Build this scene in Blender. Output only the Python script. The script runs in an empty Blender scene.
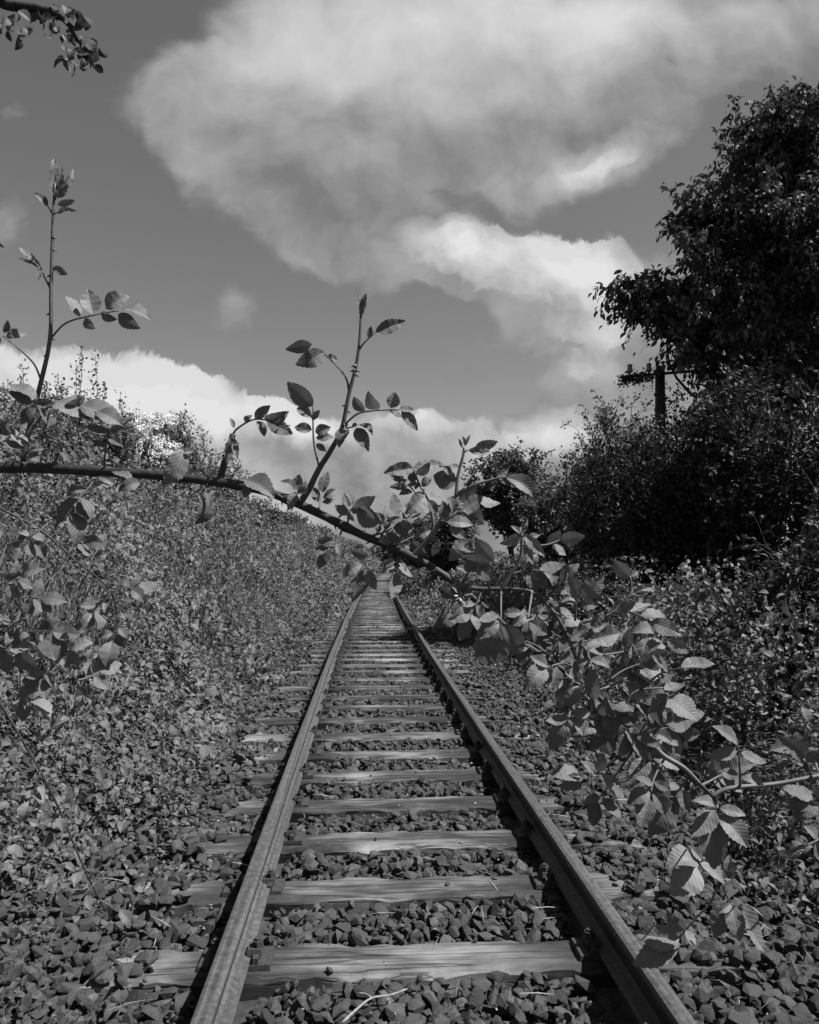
import bpy, bmesh, math, random
import numpy as np
from mathutils import Vector, Matrix
random.seed(7)
RNG = np.random.default_rng(11)
C = bpy.context.scene.collection
SC = bpy.context.scene

EXPO = .85; K = 2**EXPO
# ------------------------------------------------------------------ camera
FPX, W, H = 750.0, 819, 1024
CAMZ = 1.60
PSI, THETA = math.atan(47.5/750), math.atan(46/750)
RIGHT = np.array([math.cos(PSI), -math.sin(PSI), 0])
FWD = np.array([math.sin(PSI)*math.cos(THETA), math.cos(PSI)*math.cos(THETA), math.sin(THETA)])
UP = np.array([-math.sin(PSI)*math.sin(THETA), -math.cos(PSI)*math.sin(THETA), math.cos(THETA)])
CAM = np.array([0, 0, CAMZ])
def ray(px, py):
    return FWD + RIGHT*(px-409.5)/FPX + UP*(512-py)/FPX
def at(px, py, Y):
    d = ray(px, py); return CAM + d*(Y/d[1])
def at_z(px, py, z):
    d = ray(px, py); return CAM + d*((z-CAMZ)/d[2])

cd = bpy.data.cameras.new('camera'); cam = bpy.data.objects.new('camera', cd); C.objects.link(cam)
cam.location = CAM
cam.rotation_euler = Matrix((RIGHT, UP, -FWD)).transposed().to_euler()
cd.sensor_width = 36; cd.lens = FPX/1024*36; cd.clip_start = .05; cd.clip_end = 8000
SC.camera = cam

# ------------------------------------------------------------------ helpers
def tag(o, label=None, cat=None, group=None, kind=None):
    if label: o['label'] = label
    if cat: o['category'] = cat
    if group: o['group'] = group
    if kind: o['kind'] = kind
    return o
def empty(name, loc, label, cat, group=None):
    o = bpy.data.objects.new(name, None); C.objects.link(o); o.location = Vector(loc)
    o.empty_display_size = .2
    return tag(o, label, cat, group)
def link(name, me, parent=None):
    o = bpy.data.objects.new(name, me); C.objects.link(o)
    if parent is not None:
        o.parent = parent
        o.matrix_parent_inverse = Matrix.Translation(-parent.location)
    return o
def make_mesh(name, V, faces, mat, tone=None, uv=None, smooth=False):
    """V (n,3); faces: list of (m,k) int arrays"""
    V = np.asarray(V, np.float32)
    me = bpy.data.meshes.new(name)
    faces = [np.asarray(f, np.int32) for f in faces if len(f)]
    me.vertices.add(len(V)); me.vertices.foreach_set('co', V.ravel())
    nl = sum(f.size for f in faces); npoly = sum(len(f) for f in faces)
    me.loops.add(nl); me.loops.foreach_set('vertex_index', np.concatenate([f.ravel() for f in faces]))
    me.polygons.add(npoly)
    tot = np.concatenate([np.full(len(f), f.shape[1], np.int32) for f in faces])
    st = np.concatenate([[0], np.cumsum(tot)[:-1]]).astype(np.int32)
    me.polygons.foreach_set('loop_start', st)
    me.polygons.foreach_set('loop_total', tot)
    me.polygons.foreach_set('use_smooth', np.full(npoly, bool(smooth)))
    me.update(calc_edges=True)
    if tone is not None:
        a = me.attributes.new('tone', 'FLOAT', 'POINT'); a.data.foreach_set('value', np.asarray(tone, np.float32))
    if uv is not None:
        l = me.uv_layers.new(name='UVMap')
        idx = np.concatenate([f.ravel() for f in faces])
        l.data.foreach_set('uv', np.asarray(uv, np.float32)[idx].ravel())
    me.materials.append(mat)
    return me
def nz(v):
    v = np.asarray(v, float); return v/np.maximum(np.linalg.norm(v, axis=-1, keepdims=True), 1e-9)

class MB:
    """collects tubes, boxes and leaves; builds ONE mesh"""
    def __init__(s): s.V=[]; s.Q=[]; s.T=[]; s.uv=[]; s.n=0
    def add(s, V, Q=None, T=None, uv=None):
        V = np.asarray(V, float)
        if Q is not None and len(Q): s.Q.append(np.asarray(Q)+s.n)
        if T is not None and len(T): s.T.append(np.asarray(T)+s.n)
        s.V.append(V); s.uv.append(np.zeros((len(V),2)) if uv is None else uv); s.n += len(V)
    def tube(s, pts, rad, n=8, jit=0, cap=True):
        pts = np.asarray(pts, float); m = len(pts); rad = np.broadcast_to(np.asarray(rad, float), (m,))
        t = nz(np.gradient(pts, axis=0)); a = np.array([.31,.17,.93])
        if abs(t[0]@a) > .9: a = np.array([1.,0,0])
        u = nz(np.cross(t, a)); v = np.cross(t, u)
        ang = np.arange(n)*2*math.pi/n
        r = rad[:,None]*(1+jit*(RNG.random((m,n))-.5))
        V = pts[:,None]+r[...,None]*(np.cos(ang)[None,:,None]*u[:,None]+np.sin(ang)[None,:,None]*v[:,None])
        V = V.reshape(-1,3); i = np.arange(m-1)[:,None]*n; j = np.arange(n)[None]; k = (j+1)%n
        Q = np.stack([i+j, i+k, i+n+k, i+n+j], -1).reshape(-1,4)
        uv = np.stack([np.repeat(np.arange(m)/max(1,m-1), n), np.tile(np.arange(n)/n, m)], -1)
        T = []
        if cap:
            V = np.vstack([V, pts[:1], pts[-1:]]); uv = np.vstack([uv, [[0,0],[1,0]]])
            T = [(m*n, (q+1)%n, q) for q in range(n)]+[(m*n+1, (m-1)*n+q, (m-1)*n+(q+1)%n) for q in range(n)]
        s.add(V, Q, T, uv)
    def box(s, c, size, rz=0, taper=1.0):
        x,y,z = np.array(size)/2
        V = np.array([(-x,-y,-z),(x,-y,-z),(x,y,-z),(-x,y,-z),(-x*taper,-y*taper,z),(x*taper,-y*taper,z),(x*taper,y*taper,z),(-x*taper,y*taper,z)])
        if rz:
            cr, sr = math.cos(rz), math.sin(rz); V = V@np.array([[cr,sr,0],[-sr,cr,0],[0,0,1]])
        s.add(V+np.asarray(c), [(0,3,2,1),(4,5,6,7),(0,1,5,4),(1,2,6,5),(2,3,7,6),(3,0,4,7)])
    def mesh(s, name, mat, smooth=True):
        F = []
        if s.Q: F.append(np.vstack(s.Q))
        if s.T: F.append(np.vstack(s.T))
        return make_mesh(name, np.vstack(s.V), F, mat, uv=np.vstack(s.uv), smooth=smooth)
    def build(s, name, mat, parent=None, smooth=True):
        return link(name, s.mesh(name, mat, smooth), parent)

def catmull(P, k=6):
    P = np.asarray(P, float); P = np.vstack([2*P[0]-P[1], P, 2*P[-1]-P[-2]]); out = []
    for i in range(1, len(P)-2):
        p0,p1,p2,p3 = P[i-1:i+3]
        for t in np.arange(k)/k:
            out.append(.5*((2*p1)+(-p0+p2)*t+(2*p0-5*p1+4*p2-p3)*t*t+(-p0+3*p1-3*p2+p3)*t**3))
    out.append(P[-2]); return np.array(out)

_lat = np.random.default_rng(5).random((8,256,256))
def vnoise(x, y, scale=1., seed=0):
    x = np.asarray(x, float)/scale; y = np.asarray(y, float)/scale
    xi = np.floor(x).astype(int); yi = np.floor(y).astype(int); fx = x-xi; fy = y-yi
    fx = fx*fx*(3-2*fx); fy = fy*fy*(3-2*fy); L = _lat[seed%8]
    g = lambda a,b: L[a%256, b%256]
    return (g(xi,yi)*(1-fx)+g(xi+1,yi)*fx)*(1-fy)+(g(xi,yi+1)*(1-fx)+g(xi+1,yi+1)*fx)*fy

# ------------------------------------------------------------------ materials (the photograph is black and white: neutral greys)
def g(v): return (v, v, v, 1)
def newmat(name):
    m = bpy.data.materials.new(name); m.use_nodes = True
    nt = m.node_tree; b = nt.nodes['Principled BSDF']; return m, nt, b
def ramp(nt, fac, stops):
    r = nt.nodes.new('ShaderNodeValToRGB'); e = r.color_ramp.elements
    while len(e) < len(stops): e.new(.5)
    for el, (p, v) in zip(e, stops): el.position = p; el.color = g(v)
    nt.links.new(fac, r.inputs[0]); return r.outputs[0]
def noise(nt, vec, scale, detail=4, rough=.55, dist=0):
    n = nt.nodes.new('ShaderNodeTexNoise'); n.inputs['Scale'].default_value = scale; n.inputs['Detail'].default_value = detail
    n.inputs['Roughness'].default_value = rough; n.inputs['Distortion'].default_value = dist
    if vec is not None: nt.links.new(vec, n.inputs['Vector'])
    return n.outputs['Fac']
def mapping(nt, vec, scale=(1,1,1), loc=(0,0,0), rot=(0,0,0), typ='POINT'):
    m = nt.nodes.new('ShaderNodeMapping'); m.vector_type = typ
    m.inputs['Scale'].default_value = scale; m.inputs['Location'].default_value = loc; m.inputs['Rotation'].default_value = rot
    nt.links.new(vec, m.inputs['Vector']); return m.outputs[0]
def mth(nt, op, a, b=None, c=None, clamp=False):
    n = nt.nodes.new('ShaderNodeMath'); n.operation = op; n.use_clamp = clamp
    for i, v in enumerate((a,b,c)):
        if v is None: continue
        if isinstance(v, (int,float)): n.inputs[i].default_value = v
        else: nt.links.new(v, n.inputs[i])
    return n.outputs[0]
def bump(nt, b, h, strength=.5, dist=.01):
    n = nt.nodes.new('ShaderNodeBump'); n.inputs['Strength'].default_value = strength; n.inputs['Distance'].default_value = dist
    nt.links.new(h, n.inputs['Height']); nt.links.new(n.outputs[0], b.inputs['Normal'])
def coord(nt, which='Object'):
    return nt.nodes.new('ShaderNodeTexCoord').outputs[which]
def attr(nt, name):
    a = nt.nodes.new('ShaderNodeAttribute'); a.attribute_name = name; return a.outputs['Fac']

def foliage_mat(name, lo, hi, trans=.22, rough=.5, spec=.35):
    m, nt, b = newmat(name)
    col = ramp(nt, attr(nt, 'tone'), [(0, lo), (1, hi)])
    nt.links.new(col, b.inputs['Base Color']); b.inputs['Roughness'].default_value = rough
    b.inputs['Specular IOR Level'].default_value = spec
    t = nt.nodes.new('ShaderNodeBsdfTranslucent'); nt.links.new(col, t.inputs['Color'])
    mx = nt.nodes.new('ShaderNodeMixShader'); mx.inputs[0].default_value = trans
    nt.links.new(b.outputs[0], mx.inputs[1]); nt.links.new(t.outputs[0], mx.inputs[2])
    nt.links.new(mx.outputs[0], nt.nodes['Material Output'].inputs[0]); return m

M = {}
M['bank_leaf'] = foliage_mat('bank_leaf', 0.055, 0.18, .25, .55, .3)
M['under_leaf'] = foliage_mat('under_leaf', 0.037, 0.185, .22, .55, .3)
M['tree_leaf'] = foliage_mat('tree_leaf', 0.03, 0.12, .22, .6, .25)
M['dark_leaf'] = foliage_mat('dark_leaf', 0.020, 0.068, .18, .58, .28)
M['pale_leaf'] = foliage_mat('pale_leaf', .09, .2, .3, .5, .35)
M['blossom'] = foliage_mat('blossom', .55, .7, .3, .7, .2)
M['straw'] = foliage_mat('straw', .1, .36, .1, .7, .2)

m, nt, b = newmat('rose_leaf')        # veined leaflets
uv = nt.nodes.new('ShaderNodeUVMap').outputs[0]
sep = nt.nodes.new('ShaderNodeSeparateXYZ'); nt.links.new(uv, sep.inputs[0])
side = mth(nt, 'ABSOLUTE', mth(nt, 'SUBTRACT', sep.outputs[1], .5))
ph = mth(nt, 'SUBTRACT', sep.outputs[0], mth(nt, 'MULTIPLY', side, .55))
vein = mth(nt, 'POWER', mth(nt, 'ABSOLUTE', mth(nt, 'COSINE', mth(nt, 'MULTIPLY', ph, 27.0))), 10.0)
mid = mth(nt, 'SUBTRACT', 1.0, mth(nt, 'MULTIPLY', side, 22.0), clamp=True)
vm = mth(nt, 'MAXIMUM', mth(nt, 'MULTIPLY', vein, .55), mid)
oi = nt.nodes.new('ShaderNodeObjectInfo').outputs['Random']
mott = noise(nt, coord(nt), 60, 4)
basev = mth(nt, 'MULTIPLY', mth(nt, 'ADD', mth(nt, 'MULTIPLY', oi, .09), mth(nt, 'MULTIPLY', mott, .09)), 1.0)
basev = mth(nt, 'MULTIPLY', mth(nt, 'ADD', basev, .10), .72)
colv = mth(nt, 'ADD', basev, mth(nt, 'MULTIPLY', vm, .035))
sp = noise(nt, coord(nt), 170, 3, .6); spm = mth(nt, 'MULTIPLY', mth(nt, 'SUBTRACT', sp, .62), 9, clamp=True)
colv = mth(nt, 'MULTIPLY', colv, mth(nt, 'SUBTRACT', 1, mth(nt, 'MULTIPLY', spm, .5)))
cc = nt.nodes.new('ShaderNodeCombineXYZ')
for i in range(3): nt.links.new(colv, cc.inputs[i])
nt.links.new(cc.outputs[0], b.inputs['Base Color']); b.inputs['Roughness'].default_value = .55; b.inputs['Specular IOR Level'].default_value = .28
hgt = mth(nt, 'SUBTRACT', mth(nt, 'MULTIPLY', mott, .35), vm)
bump(nt, b, hgt, .38, .0009)
t = nt.nodes.new('ShaderNodeBsdfTranslucent'); nt.links.new(cc.outputs[0], t.inputs['Color'])
mx = nt.nodes.new('ShaderNodeMixShader'); mx.inputs[0].default_value = .2
nt.links.new(b.outputs[0], mx.inputs[1]); nt.links.new(t.outputs[0], mx.inputs[2]); nt.links.new(mx.outputs[0], nt.nodes['Material Output'].inputs[0])
M['rose_leaf'] = m

def simple(name, lo, hi, scale, rough=.7, bstr=.4, bdist=.003, stretch=(1,1,1), spec=.3):
    lo *= .7; hi *= .7
    m, nt, b = newmat(name)
    v = mapping(nt, coord(nt), stretch); f = noise(nt, v, scale, 6, .6)
    nt.links.new(ramp(nt, f, [(.3, lo), (.7, hi)]), b.inputs['Base Color'])
    b.inputs['Roughness'].default_value = rough; b.inputs['Specular IOR Level'].default_value = spec
    bump(nt, b, f, bstr, bdist); return m
M['rose_stem'] = simple('rose_stem', .06, .13, 70, .45, .3, .001, spec=.4)
M['old_stem'] = simple('old_stem', .022, .07, 90, .6, .6, .002)
M['green_stem'] = simple('green_stem', .13, .22, 60, .45, .2, .001, spec=.4)
M['bark'] = simple('bark', .03, .09, 18, .9, .8, .02, (1,1,.25))
M['pole_wood'] = simple('pole_wood', .035, .09, 14, .85, .7, .01, (1,1,.1))
M['iron'] = simple('iron', .03, .075, 60, .75, .6, .002)
M['ceramic'] = simple('ceramic', .3, .42, 10, .25, .0, .001, spec=.5)
M['dry_stalk'] = simple('dry_stalk', .1, .3, 30, .8, .2, .001)
M['dry_wood'] = simple('dry_wood', .2, .42, 60, .8, .4, .001)

# rail: rusty steel, streaks along the rail
m, nt, b = newmat('rusty_rail'); co = coord(nt)
f1 = noise(nt, mapping(nt, co, (60, .5, 60)), 1, 4); f2 = noise(nt, co, 45, 6, .65)
mixf = mth(nt, 'ADD', mth(nt, 'MULTIPLY', f1, .45), mth(nt, 'MULTIPLY', f2, .55))
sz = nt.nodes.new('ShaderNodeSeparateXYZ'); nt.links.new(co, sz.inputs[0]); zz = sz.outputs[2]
web = mth(nt, 'MULTIPLY', mth(nt, 'GREATER_THAN', zz, .036+.02), mth(nt, 'LESS_THAN', zz, .128+.02))  # web of dark rust, blackened further to put its shade into the colour
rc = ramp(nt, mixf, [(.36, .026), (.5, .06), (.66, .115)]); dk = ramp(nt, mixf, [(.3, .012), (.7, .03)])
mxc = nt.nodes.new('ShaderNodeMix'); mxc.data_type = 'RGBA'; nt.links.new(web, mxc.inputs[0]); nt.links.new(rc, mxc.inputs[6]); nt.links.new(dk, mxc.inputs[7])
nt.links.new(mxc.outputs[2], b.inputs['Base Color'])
b.inputs['Roughness'].default_value = .6; b.inputs['Specular IOR Level'].default_value = .35; bump(nt, b, f2, .35, .002)
M['rail'] = m

# sleepers: weathered timber, grain along x
m, nt, b = newmat('weathered_timber'); co = coord(nt)
oi = nt.nodes.new('ShaderNodeObjectInfo')
off = nt.nodes.new('ShaderNodeVectorMath'); off.operation = 'ADD'; nt.links.new(co, off.inputs[0])
sc_ = nt.nodes.new('ShaderNodeVectorMath'); sc_.operation = 'SCALE'; sc_.inputs[0].default_value = (7,13,5); nt.links.new(oi.outputs['Random'], sc_.inputs['Scale'])
nt.links.new(sc_.outputs[0], off.inputs[1]); vv = off.outputs[0]
gr = noise(nt, mapping(nt, vv, (1.1, 42, 34)), 1, 6, .6, .25)
fine = noise(nt, mapping(nt, vv, (6, 190, 120)), 1, 3, .6)
patch = noise(nt, mapping(nt, vv, (1.9, 5.5, 4)), 1, 5, .6, .3)
crack = noise(nt, mapping(nt, vv, (.7, 20, 16)), 1, 2, .5, .3)
crk = mth(nt, 'SUBTRACT', 1, mth(nt, 'MULTIPLY', mth(nt, 'ABSOLUTE', mth(nt, 'SUBTRACT', crack, .5)), 32), clamp=True)
s1 = mth(nt, 'ADD', mth(nt, 'MULTIPLY', gr, .38), mth(nt, 'MULTIPLY', fine, .14))
sxx = nt.nodes.new('ShaderNodeSeparateXYZ'); nt.links.new(co, sxx.inputs[0])
stain = mth(nt, 'SUBTRACT', 1, mth(nt, 'MULTIPLY', mth(nt, 'ABSOLUTE', mth(nt, 'SUBTRACT', mth(nt, 'ABSOLUTE', sxx.outputs[0]), .70)), 2.6), clamp=True)
patch = mth(nt, 'ADD', .5, mth(nt, 'MULTIPLY', mth(nt, 'SUBTRACT', patch, .5), 2.1))
s1 = mth(nt, 'ADD', s1, mth(nt, 'MULTIPLY', patch, .75)); s1 = mth(nt, 'SUBTRACT', s1, mth(nt, 'MULTIPLY', stain, mth(nt, 'ADD', .04, mth(nt, 'MULTIPLY', patch, .42))))
s1 = mth(nt, 'ADD', s1, mth(nt, 'MULTIPLY', mth(nt, 'SUBTRACT', oi.outputs['Random'], .5), .14))
s1 = mth(nt, 'SUBTRACT', s1, mth(nt, 'MULTIPLY', crk, .26))
nt.links.new(ramp(nt, s1, [(0.34, 0.018), (0.55, 0.048), (0.74, 0.118), (0.95, 0.205)]), b.inputs['Base Color'])
b.inputs['Roughness'].default_value = .85; b.inputs['Specular IOR Level'].default_value = .2
hh = mth(nt, 'SUBTRACT', mth(nt, 'ADD', mth(nt, 'MULTIPLY', gr, .6), mth(nt, 'MULTIPLY', fine, .35)), crk)
bump(nt, b, hh, .5, .004)
M['timber'] = m

# ballast stones
m, nt, b = newmat('ballast_stone'); co = coord(nt)
f = noise(nt, co, 48, 8, .72)
tv = mth(nt, 'ADD', mth(nt, 'MULTIPLY', attr(nt, 'tone'), .65), mth(nt, 'MULTIPLY', f, .35))
nt.links.new(ramp(nt, tv, [(0.1, 0.0279), (0.55, 0.056), (0.9, 0.1), (1, 0.2108)]), b.inputs['Base Color'])
b.inputs['Roughness'].default_value = .8; b.inputs['Specular IOR Level'].default_value = .25; bump(nt, b, f, .9, .009)
M['stone'] = m

# ground
m, nt, b = newmat('soil_and_gravel'); co = coord(nt)
vo = nt.nodes.new('ShaderNodeTexVoronoi'); vo.inputs['Scale'].default_value = 18; nt.links.new(co, vo.inputs['Vector'])
f = noise(nt, co, 3, 8, .65)
tv = mth(nt, 'ADD', mth(nt, 'MULTIPLY', vo.outputs['Distance'], .5), mth(nt, 'MULTIPLY', f, .6))
nt.links.new(ramp(nt, tv, [(0.2, 0.0132), (0.6, 0.033), (0.9, 0.0594)]), b.inputs['Base Color'])
b.inputs['Roughness'].default_value = .95; bump(nt, b, vo.outputs['Distance'], .8, .03)
M['ground'] = m

# ------------------------------------------------------------------ track line and terrain
def xc(y):
    y = np.asarray(y, float); yy = np.clip(y, 0, 70)
    return .258+.00040*yy**2+np.where(y > 70, (y-70)*.056, 0)
def dxc(y):
    y = np.clip(y, 0, 70); return .0008*y
def sstep(a, b, x):
    t = np.clip((x-a)/(b-a), 0, 1); return t*t*(3-2*t)
def terrain(x, y):
    x = np.asarray(x, float); y = np.asarray(y, float); s = x-xc(y)
    L = np.clip(-s-1.55, 0, None); zl = 3.75*(1-np.exp(-(L/3.3)**1.35))
    R = np.clip(s-2.0, 0, None); zr = 1.55*(1-np.exp(-(R/4.5)**1.2))
    bump_ = ((vnoise(x, y, 1.3, 1)-.5)*.25+(vnoise(x, y, 3.1, 2)-.5)*.55)*np.clip((np.abs(s)-2)*.6, 0, 1)
    return -.075+zl+zr+bump_
gx = np.unique(np.concatenate([np.linspace(-9, 12, 120), -9-np.geomspace(1, 1500, 24), 12+np.geomspace(1, 1500, 24)]))
gy = np.unique(np.concatenate([np.linspace(-4, 40, 150), np.linspace(40, 160, 90), 160+np.geomspace(2, 3000, 24), -4-np.geomspace(1, 200, 10)]))
GX, GY = np.meshgrid(gx, gy, indexing='ij'); GZ = terrain(GX, GY)
nx, ny = GX.shape; idx = np.arange(nx*ny).reshape(nx, ny)
Q = np.stack([idx[:-1,:-1], idx[1:,:-1], idx[1:,1:], idx[:-1,1:]], -1).reshape(-1,4)
tag(link('ground', make_mesh('ground', np.stack([GX,GY,GZ], -1).reshape(-1,3), [Q], M['ground'], smooth=True)), kind='structure')

# ------------------------------------------------------------------ rails
prof = [(-.0625,0),(-.0625,.011),(-.022,.024),(-.009,.035),(-.008,.1),(-.016,.111),(-.0335,.119),(-.0335,.139),(-.029,.146),(-.016,.149),
        (.016,.149),(.029,.146),(.0335,.139),(.0335,.119),(.016,.111),(.008,.1),(.009,.035),(.022,.024),(.0625,.011),(.0625,0)]
RAILZ = .020
ry = np.concatenate([np.linspace(-5, 60, 131), np.linspace(61, 170, 110)])
def rail(name, off, label):
    n = len(prof); V = []
    for y in ry:
        c, d = float(xc(y)), float(dxc(y)); nrm = np.array([1, -d])/math.hypot(1, d)
        w = (vnoise(y, off, 3.0, 2)-.5)*.012
        for px, pz in prof: V.append((c+nrm[0]*(off+px)+w, y+nrm[1]*(off+px), RAILZ+pz))
    i = np.arange(len(ry)-1)[:,None]*n; j = np.arange(n)[None]; k = (j+1)%n
    Q = np.stack([i+k, i+j, i+n+j, i+n+k], -1).reshape(-1,4)
    me = make_mesh(name, V, [Q], M['rail'])
    o = link(name, me); tag(o, label, 'rail', 'rails of the railway track'); return o
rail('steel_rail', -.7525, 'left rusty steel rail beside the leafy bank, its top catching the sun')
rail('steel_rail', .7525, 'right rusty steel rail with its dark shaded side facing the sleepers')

# ------------------------------------------------------------------ sleepers
def sleeper_mesh(seed):
    r = np.random.default_rng(seed); L, Wd, Ht = 2.6, .26, .16
    nxs, nys = 40, 6
    xs = np.linspace(-L/2, L/2, nxs); ys = np.linspace(-Wd/2, Wd/2, nys)
    X, Yg = np.meshgrid(xs, ys, indexing='ij')
    edge = (np.abs(Yg) > Wd/2*.95)
    wob = (vnoise(X*4+seed*7, np.sign(Yg)*3, 1, seed)-.5)*.035+(r.random(X.shape)-.5)*.012
    Yt = Yg+np.where(edge, wob, 0)
    Z = -(vnoise(X*3+seed*3, Yg*26, 1, seed+1)-.5)*.010-np.where(edge, .012+.02*r.random(X.shape)**3, 0)
    endcut = (np.abs(X) > L/2*.99); Z = Z-endcut*.012*r.random(X.shape)
    X = X+endcut*(r.random(X.shape)-.5)*.05
    top = np.stack([X, Yt, Z], -1).reshape(-1,3)
    id_ = np.arange(nxs*nys).reshape(nxs, nys)
    Q = list(np.stack([id_[:-1,:-1], id_[1:,:-1], id_[1:,1:], id_[:-1,1:]], -1).reshape(-1,4))
    per = list(id_[:,0])+list(id_[-1,1:])+list(id_[-2::-1,-1])+list(id_[0,-2:0:-1])
    low = top[per].copy(); low[:,2] = -Ht; n0 = len(top); V = np.vstack([top, low]); m_ = len(per)
    for a in range(m_):
        b_ = (a+1) % m_; Q.append((per[b_], per[a], n0+a, n0+b_))
    return make_mesh('railway_sleeper', V, [np.array(Q)], M['timber'])
SLP = [sleeper_mesh(s) for s in range(5)]
def plate_meshes():
    p = MB(); p.box((0,0,.0095), (.285,.15,.019), taper=.97); p.box((-.082,0,.031), (.022,.14,.024)); p.box((.082,0,.031), (.022,.14,.024))
    c = MB(); c.box((0,0,.046), (.062,.072,.022), taper=.85); c.box((-.02,0,.028), (.02,.07,.03))
    bo = MB(); a = np.arange(6)*math.pi/3
    bo.tube([(0,0,.04),(0,0,.088)], .0125, 8); bo.tube([(0,0,.057),(0,0,.079)], .022, 6)
    return p.mesh('base_plate', M['iron'], False), c.mesh('clamp', M['iron'], False), bo.mesh('bolt', M['iron'], False)
PM, CM, BM = plate_meshes()
Y0 = at_z(430, 953, 0)[1]
names = ['second', 'third', 'fourth', 'fifth', 'sixth', 'seventh', 'eighth', 'ninth', 'tenth']
SLEEPERS = []
for k in range(-2, 150):
    y = Y0+.634*k+random.uniform(-.025, .025); c = float(xc(y)); d = float(dxc(y))
    near = k < 26
    o = bpy.data.objects.new('railway_sleeper', SLP[(k*7+k//3) % 5]); C.objects.link(o)
    o.location = (c+random.uniform(-.03, .03), y, 0); o.rotation_euler = (0, 0, -math.atan(d)+random.uniform(-.008, .008))
    if k % 2: o.scale = (-1, 1, 1) if False else (1, 1, 1); o.rotation_euler.z += math.pi
    if k <= -1: lab = 'weathered timber sleeper at the very bottom edge, only its end showing'
    elif k == 0: lab = 'split weathered sleeper nearest the camera, with a pale twig lying in front of it'
    elif k < 10: lab = 'weathered timber sleeper under both rails, %s one along from the twig' % names[k-1]
    elif k < 26: lab = 'worn sleeper in the middle stretch of track, past the tenth from the twig'
    else: lab = 'small worn sleeper in the distance where the track narrows toward the far bushes'
    tag(o, lab, 'sleeper', 'timber sleepers under the rails')
    SLEEPERS.append((y, c))
    if near:
        flip = -1 if k % 2 else 1
        for off in (-.7525, .7525):
            pl = bpy.data.objects.new('base_plate', PM); C.objects.link(pl); pl.parent = o; pl.location = (off*flip, 0, .001)
            for sx in (-1, 1):
                cl = bpy.data.objects.new('clamp', CM); C.objects.link(cl); cl.parent = pl
                cl.location = (sx*.072, 0, 0); cl.rotation_euler.z = 0 if sx > 0 else math.pi
                bl = bpy.data.objects.new('bolt', BM); C.objects.link(bl); bl.parent = pl; bl.location = (sx*.082, 0, 0)
SY = np.array([s[0] for s in SLEEPERS])

# ------------------------------------------------------------------ ballast (uncountable stones: one object)
def stone_template(seed, n):
    r = np.random.default_rng(seed); bm = bmesh.new()
    for p in nz(r.normal(size=(n,3))+np.sign(r.normal(size=(n,3)))*.35)*np.array([1.15, r.uniform(.65,.95), r.uniform(.5,.8)])*r.uniform(.86,1.12,size=(n,1)): bm.verts.new(p)
    res = bmesh.ops.convex_hull(bm, input=bm.verts)
    bmesh.ops.delete(bm, geom=[e for e in res['geom_interior'] if isinstance(e, bmesh.types.BMVert)], context='VERTS')
    bmesh.ops.triangulate(bm, faces=bm.faces); bm.verts.index_update()
    V = np.array([v.co[:] for v in bm.verts]); T = np.array([[v.index for v in f.verts] for f in bm.faces]); bm.free(); return V, T
ST_HI = [stone_template(i, 18) for i in range(20)]
ST_LO = [stone_template(50+i, 9) for i in range(10)]
def rand_rot(n):
    q = nz(RNG.normal(size=(n,4))); w,x,y,z = q.T
    return np.stack([np.stack([1-2*(y*y+z*z), 2*(x*y-z*w), 2*(x*z+y*w)], -1), np.stack([2*(x*y+z*w), 1-2*(x*x+z*z), 2*(y*z-x*w)], -1),
                     np.stack([2*(x*z-y*w), 2*(y*z+x*w), 1-2*(x*x+y*y)], -1)], -2)
bV, bT, bt, nb = [], [], [], 0
def scatter_stones(y0, y1, dens, rmin, rmax, tm, s0=-1.9, s1=2.35):
    global nb
    n = int((y1-y0)*(s1-s0)*dens); y = RNG.uniform(y0, y1, n); s = RNG.uniform(s0, s1, n)
    r = rmin+(rmax-rmin)*RNG.random(n)**1.3
    dy = np.min(np.abs(y[:,None]-SY[None]), axis=1); inS = (dy < .12+r*.45) & (np.abs(s) < 1.30)
    ra = np.minimum(np.abs(s-.7525), np.abs(s+.7525)); inR = ra < .07+r*.6
    kk = np.argmin(np.abs(y[:,None]-SY[None]), axis=1)
    cover = np.where(s > .95, sstep(.9, 1.15, s)*(.35+.65*(_lat[3][kk, 9] < .75)), np.where(s < -.95, sstep(-.98, -1.35, s)*.8*(_lat[3][kk, 5] < .55), 0.))
    cov = inS & (RNG.random(n) < cover); small = inS & (RNG.random(n) < .010) & (ra > .25) & ~cov; r[small] *= .4; onS = cov | small
    keep = (~inS & ~inR) | onS
    y, s, r, onS = y[keep], s[keep], r[keep], onS[keep]; n = len(y); x = s+xc(y)
    z = terrain(x, y)+RNG.uniform(-.015, .055, n)+(vnoise(x, y, .5, 3)-.5)*.03
    near_r = np.clip(1-np.abs(np.abs(s)-.7525)/.16, 0, 1); z -= near_r*.03
    z = np.where(onS, r*.35, z)
    for ti in range(len(tm)):
        sel = np.arange(n) % len(tm) == ti; V, T = tm[ti]; k = sel.sum()
        R = rand_rot(k); P = np.einsum('nij,vj->nvi', R, V)*np.array([1,1,.85])*r[sel][:,None,None]
        P += np.stack([x[sel], y[sel], z[sel]], -1)[:,None]
        bV.append(P.reshape(-1,3)); bT.append((T[None]+(np.arange(k)*len(V))[:,None,None]).reshape(-1,3)+nb); nb += k*len(V)
        bt.append(np.repeat(np.clip(RNG.normal(.46, .24, k), 0, 1), len(V)))
scatter_stones(1.2, 5.5, 950, .014, .050, ST_HI)
scatter_stones(1.6, 5.5, 500, .008, .02, ST_LO)
scatter_stones(5.5, 10, 800, .016, .048, ST_HI)
scatter_stones(10, 20, 480, .025, .048, ST_LO)
scatter_stones(20, 45, 200, .03, .06, ST_LO)
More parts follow.
